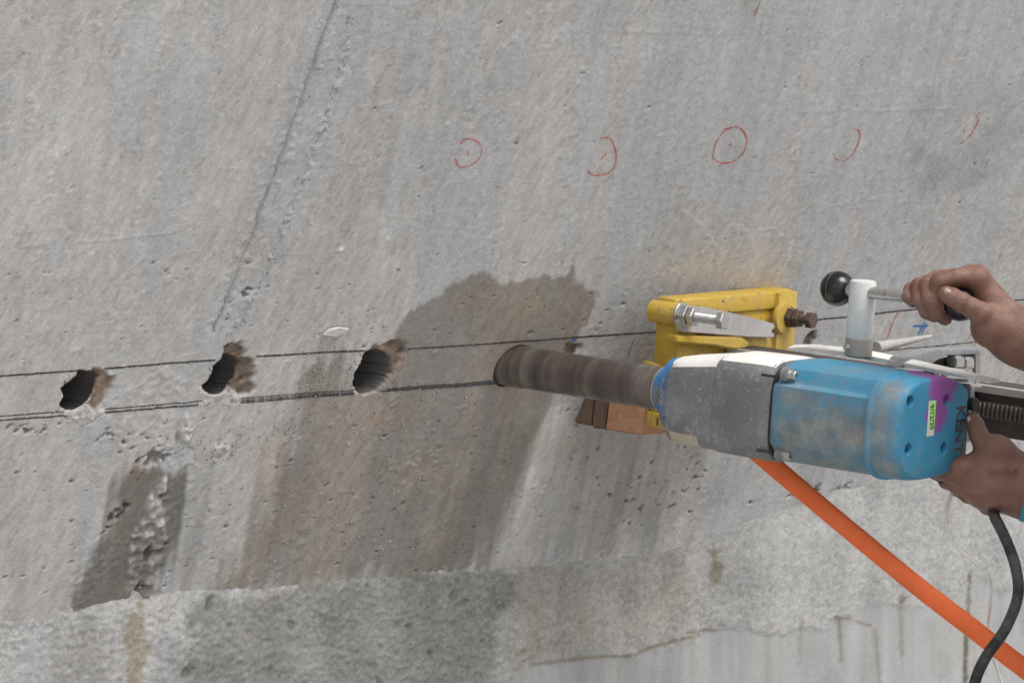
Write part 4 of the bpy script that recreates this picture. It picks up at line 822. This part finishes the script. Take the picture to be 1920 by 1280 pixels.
rc = np.random.default_rng(21); cv, cq = [], []
def crumbs(n, pts, smin_, smax_, spread):
    ab = [np.array(wall_ab(*p)) for p in pts]
    for _ in range(n):
        if spread: i = rc.integers(len(ab) - 1); c = ab[i] + (ab[i + 1] - ab[i]) * rc.random() + rc.normal(0, spread, 2)
        else:
            while True:
                c = np.array([rc.uniform(min(p[0] for p in ab), max(p[0] for p in ab)), rc.uniform(min(p[1] for p in ab), max(p[1] for p in ab))])
                if poly_sd(np.array([[c[0]]]), np.array([[c[1]]]), ab)[0, 0] < 0: break
        if any(poly_sd(np.array([[c[0]]]), np.array([[c[1]]]), ho)[0, 0] < 0.004 for ho in holes_ab): continue
        h = float(bil(disp, c[:1], c[1:])[0]); r = smin_ * (smax_ / smin_) ** rc.random() ** 2; k = len(cv); o = wall_pt(c[0], c[1], h + 0.3 * r)
        for d in ((1, 0, 0), (-1, 0, 0), (0, 1, 0), (0, -1, 0), (0, 0, 1), (0, 0, -1)):
            v = np.array(d) * r * rc.uniform(0.6, 1.3) + rc.normal(0, 0.25 * r, 3); cv.append(o + WX * v[0] + WV * v[1] + WN * v[2] * 0.8)
        cq.extend([(k + a, k + b, k + c_) for a, b, c_ in ((0, 2, 4), (2, 1, 4), (1, 3, 4), (3, 0, 4), (2, 0, 5), (1, 2, 5), (3, 1, 5), (0, 3, 5))])
crumbs(620, [(470, 770), (560, 690), (660, 670), (900, 740), (860, 900), (800, 1060), (480, 1090), (520, 900)], 0.0006, 0.0020, 0)
crumbs(160, [(560, 650), (660, 645), (668, 740), (560, 745)], 0.0006, 0.0019, 0)
crumbs(260, [(664, 20), (620, 205), (575, 330), (525, 450), (478, 560), (432, 632)], 0.0006, 0.0020, 0.005)
crumbs(160, [(632, 0), (585, 130), (530, 290), (480, 425), (440, 530), (400, 625)], 0.0006, 0.0018, 0.007)
crumbs(120, [(330, 790), (350, 830), (400, 850), (440, 830)], 0.0008, 0.0026, 0.010)
crumbs(90, [(120, 775), (190, 780)], 0.0006, 0.0016, 0.006); crumbs(90, [(375, 752), (450, 752)], 0.0006, 0.0018, 0.006); crumbs(60, [(480, 820), (560, 800)], 0.0008, 0.0020, 0.012)
o = link('cement_crumbs', mesh_np('cement_crumbs', np.array(cv), np.array(cq)), CRM, wall, smooth=False); o['kind'] = 'stuff'

# ------------------------------------------------------------------ the operator
# bodies are grown as one smooth field of tapered limbs and then meshed
def smin(a, b, k): h = np.clip(0.5 + 0.5 * (b - a) / k, 0, 1); return b * (1 - h) + a * h - k * h * (1 - h)
def cone_d(G, a, b, ra, rb):
    ab = b - a; l2 = float(ab @ ab) + 1e-12; pa = [G[i] - a[i] for i in range(3)]
    t = np.clip((pa[0] * ab[0] + pa[1] * ab[1] + pa[2] * ab[2]) / l2, 0, 1)
    return np.sqrt((pa[0] - ab[0] * t) ** 2 + (pa[1] - ab[1] * t) ** 2 + (pa[2] - ab[2] * t) ** 2) - (ra + (rb - ra) * t)
def surface_nets(F, org, h):
    """quads around the zero level of a sampled field"""
    S = F < 0; nx, ny, nz = F.shape; c = [S[i:nx - 1 + i, j:ny - 1 + j, k:nz - 1 + k] for i in (0, 1) for j in (0, 1) for k in (0, 1)]
    cnt = sum(x.astype(np.int8) for x in c); act = (cnt > 0) & (cnt < 8); ids = np.full(act.shape, -1, np.int64); I, J, K = np.nonzero(act); ids[I, J, K] = np.arange(len(I))
    acc = np.zeros((len(I), 3)); num = np.zeros(len(I)); cor = [(i, j, k) for i in (0, 1) for j in (0, 1) for k in (0, 1)]
    for a in cor:
        for ax in range(3):
            if a[ax] == 0:
                b = list(a); b[ax] = 1; fa = F[I + a[0], J + a[1], K + a[2]]; fb = F[I + b[0], J + b[1], K + b[2]]; m = (fa < 0) != (fb < 0); t = np.where(m, fa / (fa - fb + 1e-20), 0)
                p = np.array(a, float)[None].repeat(len(I), 0); p[:, ax] += t; acc += p * m[:, None]; num += m
    v = (acc / num[:, None] + np.stack([I, J, K], 1)) * h + org; qs = []
    for ax in range(3):
        sl0 = [slice(None)] * 3; sl1 = [slice(None)] * 3; sl0[ax] = slice(0, -1); sl1[ax] = slice(1, None); e = S[tuple(sl0)] != S[tuple(sl1)]; o1, o2 = [x for x in range(3) if x != ax]
        idx_ = np.argwhere(e); ok = (idx_[:, o1] > 0) & (idx_[:, o2] > 0) & (idx_[:, o1] < F.shape[o1] - 1) & (idx_[:, o2] < F.shape[o2] - 1); idx_ = idx_[ok]
        d1 = np.zeros(3, int); d1[o1] = 1; d2 = np.zeros(3, int); d2[o2] = 1
        q = np.stack([ids[tuple((idx_ - d1 - d2).T)], ids[tuple((idx_ - d2).T)], ids[tuple(idx_.T)], ids[tuple((idx_ - d1).T)]], 1)
        flip = S[tuple(idx_.T)] ^ (ax == 1); q[~flip] = q[~flip][:, ::-1]; qs.append(q)
    q = np.vstack(qs); return v, q[(q >= 0).all(1)]
def grow(field, pts, h, pad):
    P = np.array(pts); lo, hi = P.min(0) - pad, P.max(0) + pad; n = np.ceil((hi - lo) / h).astype(int) + 1
    G = [ (lo[i] + h * np.arange(n[i])).astype(np.float32).reshape([-1 if j == i else 1 for j in range(3)]) for i in range(3)]
    F = field(G); return surface_nets(np.asarray(F, np.float32), lo, h)
def near(dep): return lambda x, y, dz=0.0: at_depth(x, y, dep - dz * 0.001)
MMR = 0.001
def hand_field(palm, fingers, creases, arm, kp=0.010, kf=0.0016, kw=0.006):
    def f(G):
        d = None
        for a, b, ra, rb in palm: e = cone_d(G, a, b, ra * MMR, rb * MMR); d = e if d is None else smin(d, e, kp)
        fd = None
        for ch in fingers:
            c = None
            for (p, r), (p2, r2) in zip(ch[:-1], ch[1:]): e = cone_d(G, p, p2, r * MMR, r2 * MMR); c = e if c is None else smin(c, e, 0.0022)
            fd = c if fd is None else smin(fd, c, kf)
        d = smin(d, fd, kw)
        for a, b, ra, rb in arm: d = smin(d, cone_d(G, a, b, ra * MMR, rb * MMR), 0.018)
        for c, dr, R, amp in creases:
            s = (G[0] - c[0]) * dr[0] + (G[1] - c[1]) * dr[1] + (G[2] - c[2]) * dr[2]; r2 = (G[0] - c[0]) ** 2 + (G[1] - c[1]) ** 2 + (G[2] - c[2]) ** 2
            d = d + amp * MMR * np.exp(-(s / 0.0011) ** 2) * np.exp(-r2 / (R * MMR) ** 2)
        return d
    return f
unit = lambda v: np.asarray(v) / np.linalg.norm(v)
HV = 0.0013
skin_v, skin_q, nvs = [], [], 0
def add_skin(v, q):
    global nvs
    skin_v.append(v); skin_q.append(q + nvs); nvs += len(v)
# --- right hand closed over the bar and the knob
kd = depth_of(KNOB); U = near(kd)
iM, mM, rM, lM = U(1833, 522, 4), U(1824, 519, -14), U(1813, 521, -31), U(1800, 528, -46)
wr = U(1900, 627, -6); th0 = U(1858, 614, 12)
palm = [(wr, th0, 27, 24), (wr, iM, 25, 14), (wr, mM, 24, 14), (wr, rM, 22, 13), (wr, lM, 20, 12), (iM, lM, 13, 11)]
tT, tI, tM = U(1774, 551, 31), U(1803, 567, 33), U(1840, 589, 28)
fing = [[(iM, 13.0), (U(1792, 521, 12), 11.2), (U(1762, 528, 13), 11.0), (U(1757, 548, 8), 9.5), (U(1764, 566, 2), 8.4)],
        [(mM, 13), (U(1770, 524, -8), 11.2), (U(1741, 534, -2), 10.8), (U(1744, 560, 8), 10.0), (U(1757, 586, 7), 9.4), (U(1772, 597, 0), 8.4)],
        [(rM, 12), (U(1755, 525, -24), 10.6), (U(1723, 537, -16), 10.2), (U(1726, 562, -4), 9.4), (U(1738, 584, -3), 9.0), (U(1752, 592, -8), 8.0)],
        [(lM, 11), (U(1738, 532, -38), 9.4), (U(1708, 543, -29), 8.6), (U(1703, 556, -20), 7.6), (U(1712, 566, -14), 7.0)],
        [(tT, 9.4), (U(1786, 557, 33), 11.0), (tI, 11.6), (U(1820, 576, 32), 11.8), (tM, 14.0), (th0, 20)]]
td = unit(tI - tT)
cre = [(U(1811, 572, 43), td, 12, 0.95), (U(1815, 574, 43), td, 12, 0.9), (U(1819, 575, 43), td, 12, 0.8), (U(1841, 583, 42), td, 14, 0.5), (U(1737, 533, 8), unit(np.array([0, 0, 1.0])), 9, 0.5), (U(1742, 560, 18), unit(np.array([0, 0, 1.0])), 9, 0.5)]
el_r = U(2230, 790, 60)
arm = [(wr, U(1925, 640, -4), 27.5, 28), (U(1925, 640, -4), U(2010, 682, 8), 28, 34)]
add_skin(*grow(hand_field(palm, fing, cre, arm), [p for c in fing for p, r in c] + [wr, th0, U(1965, 660, 0)], HV, 0.034))
# --- left hand holding the end of the drill from below
ld = depth_of(D(612, -80, -30)); Lh = near(ld)
iM, mM, rM, lM = Lh(1806, 884, 6), Lh(1822, 908, 0), Lh(1840, 928, -12), Lh(1856, 942, -26)
wr = Lh(1932, 918, 4); th0 = Lh(1870, 850, 8)
palm = [(wr, th0, 32, 20), (wr, iM, 30, 15.5), (wr, mM, 30, 15.5), (wr, rM, 28, 15), (wr, lM, 26, 13.5), (th0, iM, 17, 15), (th0, mM, 18, 15), (iM, lM, 14, 12)]
fing = [[(iM, 14), (Lh(1784, 887, -6), 11.6), (Lh(1762, 884, -24), 10.5), (Lh(1752, 872, -46), 9.2), (Lh(1758, 858, -60), 8.2)],
        [(mM, 14), (Lh(1798, 908, -14), 11.8), (Lh(1776, 900, -36), 10.8), (Lh(1768, 882, -58), 9.5), (Lh(1776, 862, -70), 8.4)],
        [(rM, 13), (Lh(1816, 926, -30), 11.2), (Lh(1796, 914, -52), 10.2), (Lh(1792, 892, -70), 9.0), (Lh(1800, 872, -78), 8.0)],
        [(lM, 12), (Lh(1838, 938, -44), 9.8), (Lh(1822, 924, -62), 9.0), (Lh(1820, 902, -74), 8.0)],
        [(Lh(1825, 785, 4), 8.6), (Lh(1829, 797, 6), 10.6), (Lh(1835, 815, 8), 11.6), (Lh(1843, 829, 9), 12.4), (Lh(1858, 841, 9), 15.5), (th0, 19)]]
td = unit(Lh(1835, 815, 8) - Lh(1825, 785, 4))
cre = [(Lh(1829, 812, 19), td, 10, 1.0), (Lh(1831, 817, 19), td, 10, 0.95), (Lh(1833, 822, 20), td, 11, 0.95), (Lh(1837, 828, 21), td, 11, 0.5), (Lh(1828, 804, 17), td, 9, 0.35), (Lh(1840, 836, 20), unit(np.array([1, 0, 1.0])), 10, 0.7)]
el_l = Lh(2270, 985, 90)
palm += [(Lh(1900, 880, 35), Lh(1868, 878, 26), 2.4, 2.2), (Lh(1868, 878, 26), Lh(1838, 890, 16), 2.2, 2.0)]
arm = [(wr, Lh(1965, 922, 8), 31, 31), (Lh(1965, 922, 8), Lh(2030, 930, 22), 31, 34)]
add_skin(*grow(hand_field(palm, fing, cre, arm), [p for c in fing for p, r in c] + [wr, th0, Lh(1990, 925, 8)], HV, 0.036))
wr_l = wr
# --- the rest of the figure stands to the right of the picture
fd_ = unit(np.array([-DD[0], -DD[1], 0])); sd_ = unit(np.array([DQ[0], DQ[1], 0]))                 # facing the wall; left side
foot0 = P0 + DD * 1.12 + DQ * -0.02; foot0 = np.array([foot0[0], foot0[1], 0.0])
def S(f, s, z): return foot0 + fd_ * f + sd_ * s + np.array([0, 0, z])
shl, shr = S(0.02, 0.19, 1.40), S(0.02, -0.19, 1.40); neck = S(0.03, 0, 1.46); head = S(0.07, 0, 1.61)
el_l = S(0.06, 0.27, 1.06); el_r = S(0.10, -0.27, 1.10)
hr_ = U(2010, 682, 8); hl_ = Lh(2030, 930, 22)
def f_body(G):
    d = cone_d(G, neck - np.array([0, 0, 0.04]), head - np.array([0, 0, 0.05]), 0.060, 0.056)
    d = smin(d, cone_d(G, head + np.array([0, 0, 0.02]), head + np.array([0, 0, 0.045]), 0.088, 0.082), 0.03); d = smin(d, cone_d(G, head - np.array([0, 0, 0.06]) + fd_ * 0.03, head + fd_ * 0.02, 0.052, 0.070), 0.03)
    nose = head + fd_ * 0.098; d = smin(d, cone_d(G, nose + np.array([0, 0, 0.02]), nose + fd_ * 0.012 - np.array([0, 0, 0.012]), 0.008, 0.013), 0.012)
    for s in (-1, 1):
        ear_ = head + sd_ * (0.078 * s); d = smin(d, cone_d(G, ear_ + np.array([0, 0, 0.02]), ear_ - np.array([0, 0, 0.018]), 0.014, 0.010), 0.008)
        eye = head + fd_ * 0.088 + sd_ * (0.032 * s) + np.array([0, 0, 0.022]); d = -smin(-d, cone_d(G, eye + fd_ * 0.012, eye + fd_ * 0.012, 0.016, 0.016), 0.008)
        d = smin(d, cone_d(G, eye - fd_ * 0.002, eye - fd_ * 0.002, 0.0115, 0.0115), 0.003)
    m_ = head + fd_ * 0.094 - np.array([0, 0, 0.045]); d = smin(d, cone_d(G, m_ - sd_ * 0.018, m_ + sd_ * 0.018, 0.007, 0.007), 0.006); return d
add_skin(*grow(f_body, [neck - np.array([0, 0, .03]), head + np.array([0, 0, .05]), head + fd_ * 0.1], 0.004, 0.11))
def f_arms(G):
    d = cone_d(G, hr_, el_r, 0.0335, 0.042); d = np.minimum(d, cone_d(G, hl_, el_l, 0.0335, 0.042))
    for a_, b_, r_ in ((el_r, shr, 0.045), (el_l, shl, 0.045), (shl, shr, 0.05), (S(0.01, 0, 1.2), neck, 0.055)): d = smin(d, cone_d(G, a_, b_, r_, r_), 0.03)
    return d
add_skin(*grow(f_arms, [hr_, el_r, hl_, el_l, shl, shr, neck], 0.007, 0.07))
m, nt, b = new_mat('skin'); co = objco(nt); f1 = noise(nt, 28, 5, 0.6, co); f2 = noise(nt, 160, 5, 0.7, co, 0.5)
c = ramp(nt, f1, [(0.3, (0.160, 0.076, 0.050)), (0.55, (0.248, 0.127, 0.089)), (0.75, (0.33, 0.185, 0.138))])
dust = math_n(nt, 'MULTIPLY', ramp(nt, f2, [(0.52, 0.0), (0.70, 1.0)]), 0.0)
sp = None
for p, r in ((U(1735, 538, 8), 0.011), (U(1780, 551, 40), 0.016), (U(1760, 520, 20), 0.016), (U(1712, 548, -8), 0.014), (U(1855, 592, 30), 0.016), (Lh(1826, 790, 14), 0.016), (Lh(1834, 820, 18), 0.015), (U(1800, 512, 20), 0.020), (U(1750, 575, 16), 0.020)):
    k = spot_mask(nt, co, tuple(p), r * 1.5, (1, 1, 1), 0.85, 0.30, 140); sp = k if sp is None else math_n(nt, 'MAXIMUM', sp, k)
c = mixc(nt, math_n(nt, 'MULTIPLY', sp, math_n(nt, 'MULTIPLY', ramp(nt, f2, [(0.35, 0.35), (0.65, 1.0)]), 0.78)), c, (0.46, 0.40, 0.36))
vo = nd(nt, 'ShaderNodeTexVoronoi', Scale=520.0); nt.links.new(co, vo.inputs['Vector'])
nt.links.new(c, b.inputs['Base Color']); nt.links.new(ramp(nt, f2, [(0.3, 0.36), (0.7, 0.60)]), b.inputs['Roughness']); b.inputs['Subsurface Weight'].default_value = 0.10; b.inputs['Subsurface Radius'].default_value = (0.006, 0.003, 0.002); b.inputs['Subsurface Scale'].default_value = 0.6
bump(nt, b, math_n(nt, 'ADD', math_n(nt, 'MULTIPLY', vo.outputs['Distance'], 0.5), f2), 0.0010, 0.9); SKIN = m
root = empty('person', tuple(foot0)); tag(root, 'operator with one bare hand on the feed handle, the other under the drill', 'person')
off = foot0
body = link('body', mesh_np('body', np.vstack(skin_v) - off, np.vstack(skin_q)), SKIN, root)
def cloth(name, col, segs, h, k=0.04, parent=root, mat=None):
    def f(G):
        d = None
        for a, b_, ra, rb in segs: e = cone_d(G, np.array(a), np.array(b_), ra, rb); d = e if d is None else smin(d, e, k)
        return d + 0.003 * np.sin(G[2] * 70 + 6 * np.sin(G[0] * 9))
    v, q = grow(f, [s[0] for s in segs] + [s[1] for s in segs], h, max(max(s[2], s[3]) for s in segs) + 0.03); return link(name, mesh_np(name, v - off, q), mat or plain(name + '_cloth', col, 0.9, 0, 0.15, 30), parent)
mid_r = el_r + (hr_ - el_r) * 0.12; mid_l = el_l + (hl_ - el_l) * 0.12
cloth('shirt', (0.06, 0.10, 0.17), [(S(0, .09, .96), S(0.01, .13, 1.34), .125, .120), (S(0, -.09, .96), S(0.01, -.13, 1.34), .125, .120), (shl, el_l, .070, .056), (shr, el_r, .070, .056), (el_l, mid_l, .056, .052), (el_r, mid_r, .056, .052), (S(0.01, -.1, 1.40), S(0.01, .1, 1.40), .075, .075)], 0.012)
cloth('trousers', (0.045, 0.05, 0.06), [(S(0, .10, .94), S(0.02, .12, .50), .115, .082), (S(0.02, .12, .50), S(-0.03, .13, .09), .080, .062), (S(0, -.10, .94), S(0.05, -.12, .50), .115, .082), (S(0.05, -.12, .50), S(-0.02, -.13, .09), .080, .062), (S(0, -.06, .95), S(0, .06, .95), .13, .13)], 0.014)
for s in (1, -1): cloth('boot', (0.03, 0.022, 0.016), [(S(-0.03, .13 * s, .05), S(-0.03, .13 * s, .14), .052, .056), (S(-0.03, .13 * s, .046), S(0.14, .14 * s, .040), .046, .040)], 0.009, 0.03)
cloth('hair', (0.010, 0.009, 0.008), [(head + np.array([0, 0, .055]) - fd_ * .012, head + np.array([0, 0, .060]) - fd_ * .02, .090, .086), (head - fd_ * .035 + np.array([0, 0, .01]), head - fd_ * .03 + np.array([0, 0, .04]), .080, .085)], 0.006, 0.03)
# turquoise wrist band, thumb nails
ctr = Lh(1933, 921, 6); ax = unit(C_R * 0.95 - C_U * 0.27 + C_F * -0.1); bm = bmesh.new(); tw = unit(C_U - ax * (C_U @ ax)); dp = np.cross(ax, tw)
ring_ = [ctr + tw * (0.0352 * math.cos(a)) + dp * (0.0352 * math.sin(a)) - off for a in np.linspace(0, 6.28319, 49)]
sweep(bm, ring_, 0.0052, 0.0022, tuple(ax), 10); fin(bm, 'wrist_band', plain('turquoise_band', (0.03, 0.30, 0.36), 0.6, 0, 0.15, 200), root, 60)
NAILM = plain('nail', (0.50, 0.38, 0.32), 0.35, 0, 0.12, 120)
def nail(c, along, out_, l, w, th):
    al = unit(along); o_ = unit(out_ - al * (np.dot(out_, al))); sd2 = np.cross(al, o_); bm = bmesh.new(); bmesh.ops.create_uvsphere(bm, u_segments=20, v_segments=12, radius=1.0)
    for v in bm.verts:
        x, y, z = v.co; z2 = z * th - 0.0045 * y * y; r = max(abs(x) ** 3 + abs(y) ** 3, 1e-6); v.co = Vector(c - off + al * (x * l) + sd2 * (y * w) + o_ * z2)
    fin(bm, 'nail', NAILM, body, 60)
tT2, tI2 = U(1774, 551, 31), U(1803, 567, 33); up_n = -C_F + C_U * 0.45
ald = unit(tI2 - tT2); on = unit(up_n - ald * (up_n @ ald)); nail(U(1778, 553, 32) + on * 0.0090, ald, on, 0.0066, 0.0056, 0.0020)
tT2, tI2 = Lh(1825, 785, 4), Lh(1835, 815, 8); ald = unit(tI2 - tT2); lf = -C_R * 0.9 - C_F * 0.75; on = unit(lf - ald * (lf @ ald)); nail(Lh(1826, 789, 5) + on * 0.0080, ald, on, 0.0066, 0.0052, 0.0018)
